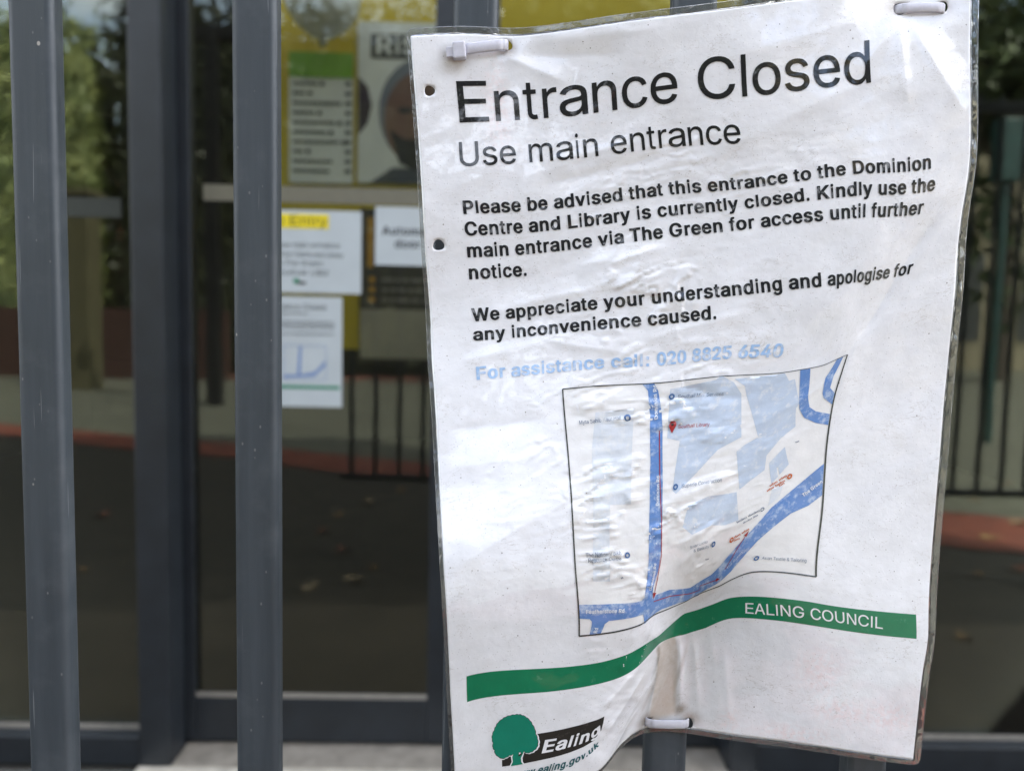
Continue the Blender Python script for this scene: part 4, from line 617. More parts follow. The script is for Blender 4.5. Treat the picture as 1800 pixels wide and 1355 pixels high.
md = paper.modifiers.new('thickness', 'SOLIDIFY'); md.thickness = .00035; md.offset = -1
# ---- clear laminate border
def border_outer(i, j, L=2.2, T=4.2, R=4.4, B=3.2, rad=4.5):
    x = -L if i <= 0 else (PW+R if i >= PW else i); y = -T if j <= 0 else (PH+B if j >= PH else j)
    return x, y
per = [(i, 0) for i in range(297)]+[(297, j) for j in range(420)]+[(297-i, 420) for i in range(297)]+[(0, 420-j) for j in range(420)]
def rounded(x, y, rad=4.0, L=2.2, T=4.2, R=4.4, B=3.2):
    x0, x1, y0, y1 = -L+rad, PW+R-rad, -T+rad, PH+B-rad
    cx = min(max(x, x0), x1); cy = min(max(y, y0), y1); dx, dy = x-cx, y-cy; n = math.hypot(dx, dy)
    if n > rad and dx and dy: return cx+dx*rad/n, cy+dy*rad/n
    return x, y
outer = []
for (i, j) in per:
    x, y = border_outer(i, j); outer.append(rounded(x, y))
# corner points: walk the corner too
pin, pout = [], []
for k, (i, j) in enumerate(per):
    if (i, j) in ((0, 0), (297, 0), (297, 420), (0, 420)):
        sx, sy = (-2.2 if i == 0 else PW+4.4), (-4.2 if j == 0 else PH+3.2)
        A_ = (sx, j) if (i, j) in ((0, 0), (297, 420)) else (i, sy); B_ = (i, sy) if (i, j) in ((0, 0), (297, 420)) else (sx, j)
        for s in (0, .25, .5, .75, 1):
            q = (A_[0]+(sx-A_[0])*min(1, 2*s), A_[1]+(sy-A_[1])*min(1, 2*s)) if s <= .5 else (sx+(B_[0]-sx)*(2*s-1), sy+(B_[1]-sy)*(2*s-1))
            pin.append((i, j)); pout.append(rounded(*q))
    else:
        pin.append((i, j)); pout.append(outer[k])
bm = bmesh.new(); rows = []
for s in (0, .33, .66, .9, 1.0):
    rows.append([bm.verts.new((a[0]+(b[0]-a[0])*s, a[1]+(b[1]-a[1])*s, 0)) for a, b in zip(pin, pout)])
for A_, B_ in zip(rows, rows[1:]):
    for k in range(len(A_)):
        k2 = (k+1) % len(A_)
        bm.faces.new((A_[k], A_[k2], B_[k2], B_[k]))
bmesh.ops.remove_doubles(bm, verts=bm.verts, dist=1e-5)
def film_material():
    m = bpy.data.materials.new('clear_film'); m.use_nodes = True; t = m.node_tree; t.nodes.clear()
    uvn = N(t, 'ShaderNodeUVMap', uv_map='page').outputs[0]
    tr = N(t, 'ShaderNodeBsdfTransparent'); tr.inputs[0].default_value = (.88, .89, .88, 1)
    gl = N(t, 'ShaderNodeBsdfGlossy'); gl.inputs['Roughness'].default_value = .03
    df = N(t, 'ShaderNodeBsdfDiffuse'); df.inputs[0].default_value = (.42, .42, .41, 1)
    fr_ = N(t, 'ShaderNodeFresnel', IOR=1.6); mu = N(t, 'ShaderNodeMath', operation='MULTIPLY', use_clamp=True); mu.inputs[1].default_value = 1.7
    b = bump(t, noise(t, uvn, 5.5, 2, .5, .6), .3, .005)
    t.links.new(b, gl.inputs['Normal']); t.links.new(b, fr_.inputs['Normal'])
    t.links.new(fr_.outputs[0], mu.inputs[0]); mx = N(t, 'ShaderNodeMixShader'); mx2 = N(t, 'ShaderNodeMixShader'); out = N(t, 'ShaderNodeOutputMaterial')
    t.links.new(ramp(t, noise(t, uvn, 30, 5, .7), .4, .75, (.09,)*3+(1,), (.22,)*3+(1,)), mx2.inputs[0]); t.links.new(tr.outputs[0], mx2.inputs[1]); t.links.new(df.outputs[0], mx2.inputs[2])
    t.links.new(mu.outputs[0], mx.inputs[0]); t.links.new(mx2.outputs[0], mx.inputs[1]); t.links.new(gl.outputs[0], mx.inputs[2])
    t.links.new(mx.outputs[0], out.inputs[0]); return m
film = to_sheet('plastic_border', bm, .02, film_material(), notice)
md = film.modifiers.new('thickness', 'SOLIDIFY'); md.thickness = .0003; md.offset = -1

# ---- printing: flat page-space outlines -> filled mesh, cut on a 2 mm lattice, wrapped onto the sheet
def fill(polys):
    cu = bpy.data.curves.new('tmp', 'CURVE'); cu.dimensions = '2D'; cu.fill_mode = 'BOTH'
    for P in polys:
        s = cu.splines.new('POLY'); s.points.add(len(P)-1); s.use_cyclic_u = True
        for p_, q in zip(s.points, P): p_.co = (q[0], q[1], 0, 1)
    o = bpy.data.objects.new('tmp', cu); COL.objects.link(o)
    dg = bpy.context.evaluated_depsgraph_get(); me = o.evaluated_get(dg).to_mesh()
    b = bmesh.new(); b.from_mesh(me); o.evaluated_get(dg).to_mesh_clear()
    bpy.data.objects.remove(o); bpy.data.curves.remove(cu)
    bmesh.ops.remove_doubles(b, verts=b.verts, dist=1e-4)
    return b
def lattice(b, step):
    if not b.verts: return b
    for ax in (0, 1):
        lo = min(v.co[ax] for v in b.verts); hi = max(v.co[ax] for v in b.verts)
        k = math.ceil(lo/step)
        while k*step < hi:
            co = [0, 0, 0]; co[ax] = k*step; no = [0, 0, 0]; no[ax] = 1
            fs = [f for f in b.faces if min(v.co[ax] for v in f.verts) < k*step-1e-4 and max(v.co[ax] for v in f.verts) > k*step+1e-4]
            if fs:
                g = list({e for f in fs for e in f.edges} | {v for f in fs for v in f.verts})+fs
                bmesh.ops.bisect_plane(b, geom=g, plane_co=co, plane_no=no, dist=1e-5)
            k += 1
    return b
def merge(bms):
    out = bmesh.new()
    for b in bms:
        me = bpy.data.meshes.new('t'); b.to_mesh(me); b.free(); out.from_mesh(me); bpy.data.meshes.remove(me)
    return out
def text_polys(s, f, em, base_pts, end=None, fit=True, track=0.0, ys=1.0):
    "glyph outlines along a page-space baseline; fit: squeeze the advance so the words end where the baseline ends"
    B_ = np.array(base_pts, float); seg = np.hypot(*np.diff(B_, axis=0).T); cum = np.concatenate([[0], np.cumsum(seg)])
    a = np.array(adv(s, f), float)+track*1000; tot = a.sum()/1000*em
    kx = cum[-1]/tot if fit else 1.0
    out = []; x = 0.0
    def place(gx, gy):
        sx = min(max(gx, 0), cum[-1]-1e-6); i = min(int(np.searchsorted(cum, sx, 'right')-1), len(seg)-1)
        d = (B_[i+1]-B_[i])/seg[i]
        # blend the direction across joints so letters do not kink
        tt = (sx-cum[i])/seg[i]
        if tt > .5 and i+1 < len(seg): d2 = (B_[i+2]-B_[i+1])/seg[i+1]; d = d*(1.5-tt)+d2*(tt-.5)
        elif tt < .5 and i > 0: d2 = (B_[i]-B_[i-1])/seg[i-1]; d = d*(.5+tt)+d2*(.5-tt)
        d = d/np.hypot(*d); p = B_[i]+(B_[i+1]-B_[i])*(sx-cum[i])/seg[i]+d*(gx-sx)
        return p[0]+d[1]*gy, p[1]-d[0]*gy
    for ch, w_ in zip(s, a):
        if ch != ' ':
            for P in GL[f][ch][1]: out.append([place((x+qx/1000*em)*kx if fit else x+qx/1000*em, qy/1000*em*ys) for qx, qy in P])
        x += w_/1000*em
    return out
def text(name, s, f, em, pts, mat, parent, off=.2, fit=True, step=2.0, ys=1.0, join=None):
    b = lattice(fill(text_polys(s, f, em, pts, fit=fit, ys=ys)), step)
    if join is not None: join.append(b); return
    return to_sheet(name, b, off, mat, parent)
def straight(v, s, f, em):
    L = sum(adv(s, f))/1000*em; n = max(2, int(L/12)); return [(U0+L*i/n, v) for i in range(n+1)]
text('heading', L_TITLE, 'r', EM1, straight(46.5, L_TITLE, 'r', EM1), M_INK, notice)
text('subheading', L_SUB, 'r', EM2, straight(69.8, L_SUB, 'r', EM2), M_INK, notice)
j1 = []
for s, v in list(zip(BODY, VB))[:4]: text('', s, 'b', EM3, straight(v, s, 'b', EM3), None, None, join=j1)
to_sheet('paragraph', merge(j1), .26, M_INKB, notice)
j1 = []
for s, v in list(zip(BODY, VB))[4:]: text('', s, 'b', EM3, straight(v, s, 'b', EM3), None, None, join=j1)
to_sheet('paragraph', merge(j1), .26, M_INKB, notice)
text('phone_line', PHONE, 'b', EM3, straight(VB[6], PHONE, 'b', EM3), M_PHONE, notice)

# ---- the street map
def PP(pts): return [tuple(q) for q in px_page(pts)]
def R5(*p): return [(960+x*.3614, 640+y*.3614) for x, y in p]
def R6(*p): return [(1230+x*.3395, 600+y*.3395) for x, y in p]
def dens(P, closed=True, step=3.0):
    out = []; n = len(P)
    for i in range(n if closed else n-1):
        a, b = np.array(P[i]), np.array(P[(i+1) % n]); k = max(1, int(np.hypot(*(b-a))/step))
        out += [tuple(a+(b-a)*t_/k) for t_ in range(k)]
    return out if closed else out+[tuple(P[-1])]
def stroke(P, w_):
    "polyline (page mm) to a filled outline of width w_"
    P = np.array(P); d = np.gradient(P, axis=0); d /= np.maximum(1e-9, np.hypot(*d.T))[:, None]; n = np.stack([-d[:, 1], d[:, 0]], 1)*w_/2
    return [tuple(q) for q in np.vstack([P+n, (P-n)[::-1]])]
def circle(cx, cy, r, n=20): return [(cx+r*math.cos(2*math.pi*k/n), cy+r*math.sin(2*math.pi*k/n)) for k in range(n)]
def shape(name, polys, off, mat, parent): return to_sheet(name, lattice(fill(polys), 2.0), off, mat, parent)
smap = to_sheet('street_map', lattice(fill([dens([(67.5, 193.2), (237, 193.2), (237, 324.7), (67.5, 324.7)], step=2)]), 2.0), .10, M_LAND, notice)
blocks = [R5((240, 235), (428, 215), (412, 680), (310, 684), (310, 1055), (228, 1055), (230, 700), (222, 420)),
          [(1178, 684), (1258, 668), (1268, 660), (1290, 672), (1303, 692), (1303, 768), (1262, 790), (1225, 830), (1188, 868), (1182, 862), (1195, 775), (1173, 770)],
          R6((180, 195), (440, 165), (462, 205), (492, 195), (516, 320), (498, 345), (495, 440), (420, 500), (345, 590), (335, 665), (205, 765), (190, 570), (225, 540), (302, 495), (242, 280), (232, 230)),
          R6((358, 630), (440, 545), (460, 635), (412, 690), (406, 650), (396, 655), (404, 700), (370, 735)),
          R6((45, 800), (190, 780), (200, 925), (130, 950), (60, 950), (-40, 1000), (-90, 960), (-60, 850)),
          R6((375, 760), (430, 745), (410, 810), (352, 850))]
for k, b_ in enumerate(blocks): to_sheet('building_block', lattice(fill([dens(PP(b_))]), 2.0), .18, M_BLOCK if k in (1, 2, 3, 4) else M_BLOCK2, smap)
road = R5((465, 95), (495, 130), (505, 250), (507, 470), (503, 700), (498, 950), (490, 1050), (478, 1132), (462, 1150), (430, 1157), (340, 1163), (158, 1168), (162, 1235), (212, 1238), (222, 1250), (222, 1262), (212, 1312)) + \
    R5((265, 1308), (285, 1262), (305, 1246), (360, 1240), (470, 1215), (476, 1262), (560, 1190), (640, 1160), (740, 1122)) + R6((0, 1300), (100, 1245), (160, 1190), (220, 1120), (300, 1030), (380, 960), (470, 890), (560, 850), (632, 795), (642, 632), (530, 725), (440, 800), (370, 860), (310, 930), (260, 985), (200, 1050), (100, 1165), (60, 1205), (0, 1240)) + \
    R5((700, 1085), (600, 1095), (530, 1122), (514, 1140), (520, 1080), (545, 1000), (560, 900), (565, 740), (567, 560), (566, 320), (562, 240), (545, 130), (525, 92))
roads = [road, R6((520, 148), (572, 138), (566, 235), (560, 290), (568, 340), (600, 362), (673, 376), (664, 432), (600, 422), (540, 395), (515, 350), (515, 280)),
         R6((710, 92), (742, 80), (692, 180), (674, 240), (698, 268), (688, 328), (640, 292), (635, 270), (650, 190))]
for r_ in roads: to_sheet('road', lattice(fill([dens(PP(r_))]), 2.0), .25, M_ROAD, smap)
bd = dens([(67.5, 193.2), (237, 193.2)], False, 2), dens([(237, 193.2), (237, 324.7)], False, 2), dens([(237, 324.7), (67.5, 324.7)], False, 2), dens([(67.5, 324.7), (67.5, 193.2)], False, 2)
to_sheet('border_line', merge([lattice(fill([stroke(b_, w_)]), 2.0) for b_, w_ in zip(bd, (.55, 1.0, .9, .75))]), .3, M_LINE, smap)
def lab(s, f, p0, p1, hpx, join, mid=None, fit=True):
    pts = [p0]+([mid] if mid else [])+[p1]; q = PP(dens(pts, False, 14)); text('', s, f, hpx/3.3, q, None, None, join=join, fit=fit)
jl, jw, jr, jo = [], [], [], []
lab('Myta Sahib Kaur Hall', 'r', (1018, 746.5), (1092, 737.5), 9.5, jl)
lab('Southall Mini Services', 'r', (1190.5, 700), (1271, 695), 9.5, jl)
lab('Superfe Construction', 'r', (1197, 858), (1268, 846), 9.5, jl)
lab('The National Sikh', 'r', (1029, 979), (1092, 975), 9.5, jl)
lab('Resource Centre', 'r', (1033, 988), (1092, 984), 9.5, jl)
lab('Smart Looks', 'r', (1212, 964), (1243, 953), 8, jl)
lab('& Beauty', 'r', (1218, 970), (1245, 961), 8, jl)
lab('Asian Textile & Tailoring', 'r', (1338, 982), (1417, 987.5), 9.5, jl)
lab('Southall Library', 'r', (1191, 753), (1246, 749), 9.5, jr)
lab('Featherstone Rd', 'b', (1029, 1077.5), (1097, 1075.5), 10, jw)
lab('Dominion Rd', 'b', (1156, 737), (1154, 676), 9.5, jw)
lab('Dominion Rd', 'b', (1157.5, 889), (1159, 836), 9.5, jw)
lab('Dominion Rd', 'b', (1144, 1037), (1153, 989), 9, jw, mid=(1150, 1012))
lab('The Green', 'b', (1411, 873), (1446, 847), 10, jw)
lab('The Green', 'r', (1278, 1000), (1305, 970), 8, jw)
lab('Rd', 'b', (1049, 1112), (1051.5, 1102), 9.5, jw)
def dashes(p0, p1, words, h, join):
    "print too faint to read: short word-length strokes"
    p0 = np.array(p0, float); p1 = np.array(p1, float); tot = sum(words)+len(words)-1; x = 0
    for w_ in words:
        k = 0; wb = []
        while k < w_:
            a_ = p0+(p1-p0)*(x+k+.1)/tot; b_ = p0+(p1-p0)*(x+k+.72)/tot; hh = h*(1 if (k*7+w_) % 4 else 1.4)
            n_ = np.array([(p1-p0)[1], -(p1-p0)[0]]); n_ = n_/np.hypot(*n_)*hh
            wb.append(fill([PP([a_, b_, b_+n_, a_+n_])])); k += 1
        to_sheet(join[0], merge(wb), .36, join[1], smap)
        x += w_+1
jo = ('orange_label', M_MORG); jd = ('place_label', M_MLAB)
dashes(R6((363, 752))[0], R6((452, 696))[0], [6, 6], 2.6, jo); dashes(R6((348, 778))[0], R6((442, 722))[0], [6, 8], 2.6, jo); dashes(R6((412, 752))[0], R6((440, 734))[0], [4], 2.4, jo)
dashes(R6((180, 1018))[0], R6((258, 972))[0], [5, 6], 2.6, jo); dashes(R6((175, 1034))[0], R6((208, 1020))[0], [5], 2.4, jo)
dashes(R6((192, 940))[0], R6((312, 876))[0], [8, 9], 2.4, jd); dashes(R6((225, 942))[0], R6((302, 900))[0], [9, 5], 2.2, jd)
dashes((1398, 778), (1405, 776), [3], 2, jd); dashes((1240, 984), (1246, 982), [3], 2, jd); dashes((1092, 1017), (1096, 1015), [2], 3, jd)
for nm, jj, mt in (('place_label', jl, M_MLAB), ('street_label', jw, M_MWHT), ('red_label', jr, M_MRED)):
    for b_ in jj: to_sheet(nm, b_, .55, mt, smap)
def pins(name, centres, r, mat, hole=.45):
    for x, y in centres:
        q = PG(x, y); to_sheet(name, lattice(fill([circle(q[0], q[1], r), circle(q[0], q[1], r*hole)]), 2.0), .55, mat, smap)
pins('map_pin', R5((395, 262), (610, 158), (628, 597), (393, 928)) + R6((68, 1047), (292, 1120)), 1.75, M_MBLU)
pins('map_pin', R6((322, 868)), 1.3, M_MLAB, .6)
pins('map_pin', R6((463, 698), (163, 1025)), 1.7, M_MORG, .42)
q = PG(1181.5, 748); mk = [(q[0]+2.3*math.cos(a_), q[1]-.6+2.3*math.sin(a_)) for a_ in np.linspace(math.radians(150), math.radians(390), 22)]+[(q[0]+.25, q[1]+4.1), (q[0]-.25, q[1]+4.1)]
to_sheet('red_marker', lattice(fill([mk]), 2.0), .75, M_MRED, smap); to_sheet('red_marker_dot', fill([circle(q[0], q[1]-.6, .75)]), .85, M_INK, smap)
def arrow(P, w_, head=True):
    Q = PP(dens(P, False, 8)); o = [lattice(fill([stroke(Q, w_)]), 2.0)]
    if head:
        a_, b_ = np.array(Q[-3]), np.array(Q[-1]); d = (b_-a_)/np.hypot(*(b_-a_)); n_ = np.array([-d[1], d[0]])
        o.append(fill([[tuple(b_+d*1.6), tuple(b_-d*2+n_*1.5), tuple(b_-d*2-n_*1.5)]]))
    return o
ar = arrow(R5((550, 322), (552, 560), (560, 760), (559, 930), (540, 1040), (522, 1125)), .55)+arrow(R5((520, 1152), (600, 1125), (700, 1112), (745, 1095))+R6((0, 1262), (95, 1228)), .55)+arrow(R6((130, 1178), (190, 1075), (245, 990)), .55)
for k in (0, 2, 4): to_sheet('route_arrow', merge(ar[k:k+2]), .42, M_MRED, smap)
# ---- council band and logo
bandp = dens([(9.5, 341.8), (290, 341.8), (290, 355.2), (9.5, 355.2)], step=2)
band = to_sheet('green_band', lattice(fill([bandp]), 2.0), .1, M_GREEN, notice)
q = PP(dens([(1308, 1077), (1390, 1083), (1470, 1093), (1552, 1105)], False, 14))
to_sheet('band_text', lattice(fill(text_polys('EALING COUNCIL', 'r', 9.0, q)), 2.0), .2, page_material('white_print', (.76, .77, .78)), band)
def RL(*p): return [(860+x*.1222, 1240+y*.1222) for x, y in p]
crown = [(370, 130), (420, 125), (470, 135), (530, 165), (580, 210), (615, 265), (650, 330), (665, 400), (690, 470), (695, 540), (680, 590), (640, 630), (590, 660), (540, 668), (500, 650), (440, 645), (390, 655), (340, 690), (290, 705), (240, 735), (190, 750), (130, 720), (90, 680), (80, 630), (55, 590), (60, 530), (45, 470), (50, 410), (75, 350), (100, 290), (130, 240), (190, 190), (240, 160), (300, 140)]
def lobes(P, amp, n=3):
    out = []; cx, cy = 370, 420
    for i in range(len(P)):
        a_, b_ = np.array(P[i], float), np.array(P[(i+1) % len(P)], float)
        d = b_-a_; nn = np.array([d[1], -d[0]])/max(1e-6, np.hypot(*d))
        for k in range(4): s = k/4; out.append(tuple(a_+d*s+nn*amp*math.sin(math.pi*s)))
    return out
def grow(P, k):
    return [(370+(x-370)*k[0]+k[2], 420+(y-420)*k[1]+k[3]) for x, y in P]
logo = to_sheet('council_logo', lattice(fill([dens(PP(RL((560, 425), (690, 400), (880, 370), (1200, 300), (1450, 230), (1560, 195), (1655, 150), (1640, 240), (1610, 350), (1570, 420), (1500, 500), (1350, 590), (1150, 670), (950, 730), (700, 785), (480, 830), (185, 872), (182, 770), (300, 700))))]), 2.0), .1, M_LOGOK, notice)
M_LW = page_material('logo_white', PAPER)
shape('logo_outline', [dens(PP(RL(*grow(lobes(crown, 9), (1.075, 1.05, 2, 4)))), step=1.0)], .14, M_LW, logo)
shape('logo_outline', [PP(RL((318, 690), (505, 665), (478, 745), (483, 800), (505, 828), (290, 866), (322, 800), (312, 730)))], .15, M_LW, logo)
shape('logo_crown_edge', [dens(PP(RL(*grow(lobes(crown, 9), (1.02, 1.02, 0, 0)))), step=1.0)], .18, M_LOGOK, logo)
shape('logo_trunk', [PP(RL((345, 690), (385, 650), (470, 648), (495, 660), (455, 745), (460, 800), (482, 834), (310, 862), (338, 800), (330, 730)))], .19, M_LOGO, logo)
shape('logo_crown', [dens(PP(RL(*lobes(crown, 8))), step=1.0)], .22, M_LOGO, logo)
shape('logo_branch', [PP(RL((418, 720), (424, 665), (452, 655), (470, 690), (440, 716)))], .25, M_LOGOK, logo)
shape('logo_branch', [PP(RL((426, 694), (428, 668), (446, 662), (452, 678)))], .27, M_LW, logo)
q = PP(dens(RL((728, 684), (930, 648), (1040, 622), (1180, 588), (1270, 560), (1385, 518), (1500, 456), (1615, 360)), False, 8))
to_sheet('logo_text', lattice(fill(text_polys('Ealing', 'b', 11.6, q, ys=.95)), 2.0), .2, M_LW, logo)
q = PP(dens(RL((330, 1040), (540, 1010), (720, 968), (900, 930), (1060, 888), (1180, 840), (1280, 800), (1380, 745), (1470, 670), (1575, 572)), False, 8))
to_sheet('web_address', lattice(fill(text_polys('www.ealing.gov.uk', 'b', 6.4, q)), 2.0), .2, M_TEAL, notice)

# ================================================================== cable ties
M_TIE = pbr('white_nylon', (.56, .55, .61), .38, .06, 300, .0001, 900)
M_TIE.node_tree.nodes['Principled BSDF'].inputs['Subsurface Weight'].default_value = .25
M_TIE.node_tree.nodes['Principled BSDF'].inputs['Subsurface Radius'].default_value = (.003, .003, .004)
def tie(pxa, pxb, barx, d_front, h, label, head=False, tilt=0):
    "a strap across the front of the sheet that passes through both holes and round the bar"
    A_ = at(*pxa, -d_front/1000); B_ = at(*pxb, -d_front/1000)
    root = tag(empty('cable_tie', tuple((A_+B_)/2)), label, 'cable tie', 'cable ties holding the notice')
    z0, z1 = A_[2], B_[2]; x0, x1 = A_[0], B_[0]; yf = -d_front/1000; yb = BD+.0012
    path = []; r = .0026
    def arc(cx, cy, a0, a1, n=7): return [(cx+r*math.cos(a), cy+r*math.sin(a)) for a in np.linspace(a0, a1, n)]
    path += [(x0+(x1-x0)*k/10, yf-.0008*math.sin(math.pi*k/10)) for k in range(1, 10)]
    path += arc(x1-r, yf+r, -math.pi/2, 0)
    bx1, bx0 = max(x1-.001, barx+BW+.0012), min(x0+.001, barx-BW-.0012)
    path += arc(bx1-r, yb-r, 0, math.pi/2)+arc(bx0+r, yb-r, math.pi/2, math.pi)+arc(x0+r, yf+r, math.pi, 1.5*math.pi)
    n = len(path); bm_ = bmesh.new(); P = np.array(path); d = np.roll(P, -1, 0)-np.roll(P, 1, 0); d /= np.hypot(*d.T)[:, None]; nn = np.stack([d[:, 1], -d[:, 0]], 1)
    t_ = .0011; ring = []
    for k in range(n):
        s = np.clip((P[k, 0]-x0)/(x1-x0), 0, 1); zc = z0+(z1-z0)*s
        o_, i_ = P[k]+nn[k]*t_*.5, P[k]-nn[k]*t_*.5
        ch = h*.12
        ring.append([bm_.verts.new((o_[0], o_[1], zc-h/2+ch)), bm_.verts.new((o_[0], o_[1], zc+h/2-ch)), bm_.verts.new((P[k, 0], P[k, 1], zc+h/2)), bm_.verts.new((i_[0], i_[1], zc+h/2-ch)), bm_.verts.new((i_[0], i_[1], zc-h/2+ch)), bm_.verts.new((P[k, 0], P[k, 1], zc-h/2))])
    for k in range(n):
        a_, b_ = ring[k], ring[(k+1) % n]
        for m_ in range(6): bm_.faces.new((a_[m_], a_[(m_+1) % 6], b_[(m_+1) % 6], b_[m_]))
    bmesh.ops.recalc_face_normals(bm_, faces=bm_.faces)
    for f in bm_.faces: f.smooth = True
    link('strap', bm_, M_TIE, root)
    if head:
        bm_ = bbox(bmesh.new(), -.0032, .0032, -.0034, .0016, -.0042, .0042, .0009, 3)
        rot = Matrix.Rotation(tilt, 4, 'Y'); bmesh.ops.transform(bm_, matrix=Matrix.Translation((x0+.0005, yf, z0-.0006)) @ rot, verts=bm_.verts)
        link('head', bm_, M_TIE, root)
        bm_ = bbox(bmesh.new(), -.0066, -.0028, -.0022, -.0008, -.0027, .0025, .0005, 2)
        bmesh.ops.transform(bm_, matrix=Matrix.Translation((x0+.0005, yf, z0-.0009)) @ rot, verts=bm_.verts); link('tail', bm_, M_TIE, root)
    return root
def sheet_d(x, y): q = px_page([(x, y)])[0]; p = surf([q[0]], [q[1]])[0]; return -p[1]*1000
tie((806, 89), (892, 78), BX[6], max(sheet_d(806, 89), sheet_d(889, 80), sheet_d(848, 84))+1.3, .0056, 'white cable tie with its square head showing, at the top left corner of the notice', True, math.radians(-6))
tie((1577, 16), (1663, 14), BX[8], max(sheet_d(1583, 16), sheet_d(1655, 13), sheet_d(1620, 15))+.9, .0050, 'white cable tie sunk in a slot at the top right corner of the notice')
tie((1137, 1271), (1211, 1272), BX[7], max(sheet_d(1139, 1268), sheet_d(1207, 1271), sheet_d(1172, 1270))+1.0, .0050, 'white cable tie through the torn bottom edge of the notice')

# ================================================================== behind the glass: partition, posters, balloon, door signs
M_YEL = pbr('yellow_paint', (.46, .34, .014), .55, .08, 2.5)
YW = 2.62
a = at(455, 610, YW)
part = box('partition_wall', a[0], 1.35, YW, YW+.1, a[2], 2.9, M_YEL)
tag(part, 'mustard yellow wall inside the lobby carrying the posters', 'wall')
def flat(name, x0, x1, z0, z1, y, mat, parent=None, th=.003):
    return box(name, x0, x1, y-th, y, z0, z1, mat, parent)
def plain(name, col, rough=.6): return pbr(name, col, rough, .05, 12)
def pxrect(x0, y0, x1, y1, Y): p = at(x0, y0, Y); q = at(x1, y1, Y); return p[0], q[0], q[2], p[2]
def flat_text(name, s, f, em, x, z, y, mat, parent, width=None):
    P = text_polys(s, f, em, [(0, 0), (width or sum(adv(s, f))/1000*em, 0)]); b = fill(P)
    for v in b.verts: v.co = Vector((x+v.co.x, y, z-v.co.y))
    b.normal_update()
    fl_ = [f_ for f_ in b.faces if f_.normal.y > 0]
    if fl_: bmesh.ops.reverse_faces(b, faces=fl_)
    return link(name, b, mat, parent)
def flat_poly(name, pts, y, mat, parent, th=.0):
    b = fill([pts])
    for v in b.verts: v.co = Vector((v.co.x, y, v.co.y))
    b.normal_update(); fl_ = [f_ for f_ in b.faces if f_.normal.y > 0]
    if fl_: bmesh.ops.reverse_faces(b, faces=fl_)
    return link(name, b, mat, parent)
K = plain('dark_print', (.03, .03, .03)); Wp = plain('poster_white', (.58, .58, .52)); GRN = plain('leaf_green', (.14, .30, .02)); GT = plain('grey_print', (.05, .055, .055))
# price list with green header
Y1 = YW-.004
x0, x1, z0, z1 = pxrect(508, 92, 620, 324, Y1)
pl = tag(empty('price_list', ((x0+x1)/2, Y1, z0)), 'tall price list with a bright green header on the yellow wall', 'poster')
flat('panel', x0, x1, z0, z1, Y1, Wp, pl)
W_, H_ = x1-x0, z1-z0
hd = flat('header', x0, x1, z1-.19*H_, z1+.001, Y1-.0032, GRN, pl, .002)
random.seed(4); b = bmesh.new()
for k, (ln, ic) in enumerate(((.36, 1), (.2, 1), (.74, 0), (.30, 1), (.62, 1), (.50, 1), (.68, 1), (.16, 1), (.62, 0), (.52, 0))):
    zz = z1-(.215+.0745*k)*H_; x = x0+.06*W_; b = bmesh.new()
    while x < x0+(.06+ln)*W_:
        wd = random.uniform(.03, .075)*W_; bbox(b, x, x+wd, Y1-.0042, Y1-.0034, zz-.034*H_, zz-.008*H_); x += wd+.012*W_
    if ic: box('icon', x+.03*W_, x+.10*W_, Y1-.0042, Y1-.0034, zz-.038*H_, zz-.004*H_, GT, pl)
    link('printed_line', b, GT, pl); b = bmesh.new()
    bbox(b, x0+.88*W_, x0+.97*W_, Y1-.0042, Y1-.0034, zz-.034*H_, zz-.002*H_)
    link('price', b, GT, pl)
# portrait poster
x0, x1, z0, z1 = pxrect(630, 38, 872, 328, Y1); W_, H_ = x1-x0, z1-z0
po = tag(empty('portrait_poster', ((x0+x1)/2, Y1, z0)), 'large pale poster with a bearded man in a grey cap under a black title box', 'poster')
flat('panel', x0, x1, z0, z1, Y1, Wp, po)
flat('title_box', x0+.09*W_, x0+.62*W_, z1-.225*H_, z1-.075*H_, Y1-.0032, K, po, .001)
flat_text('title', 'RiSE', 'b', .115*H_/.716, x0+.115*W_, z1-.20*H_, Y1-.0045, plain('title_white', (.55, .55, .5)), po, .45*W_)
cx, cz = x0+.45*W_, z0+.40*H_
def ell(cx_, cz_, a_, b_, n=28, k=1): return [(cx_+a_*W_*math.cos(2*math.pi*i/n), cz_+b_*H_*math.sin(2*math.pi*i/n)*k) for i in range(n)]
flat_poly('cap', ell(cx, cz+.05*H_, .30, .33), Y1-.0034, plain('cap_grey', (.14, .15, .17)), po)
flat_poly('face', ell(cx, cz, .26, .30), Y1-.0038, plain('face_brown', (.15, .08, .055)), po)
flat_poly('shoulders', [(cx-.36*W_, z0+.002), (cx+.4*W_, z0+.002), (cx+.22*W_, z0+.10*H_), (cx-.2*W_, z0+.10*H_)], Y1-.0040, plain('coat_grey', (.05, .055, .065)), po)
flat_poly('beard', [(cx-.22*W_, cz-.06*H_), (cx-.12*W_, cz-.12*H_), (cx+.12*W_, cz-.12*H_), (cx+.22*W_, cz-.06*H_), (cx+.15*W_, cz-.27*H_), (cx, cz-.33*H_), (cx-.15*W_, cz-.27*H_)], Y1-.0042, plain('beard_black', (.015, .013, .013)), po)
for sx in (-1, 1): flat_poly('eye', ell(cx+sx*.11*W_, cz+.06*H_, .055, .018), Y1-.0044, K, po)
flat_poly('nose', [(cx-.02*W_, cz+.06*H_), (cx+.02*W_, cz+.06*H_), (cx+.05*W_, cz-.07*H_), (cx-.05*W_, cz-.07*H_)], Y1-.0046, plain('nose_light', (.32, .19, .13)), po)
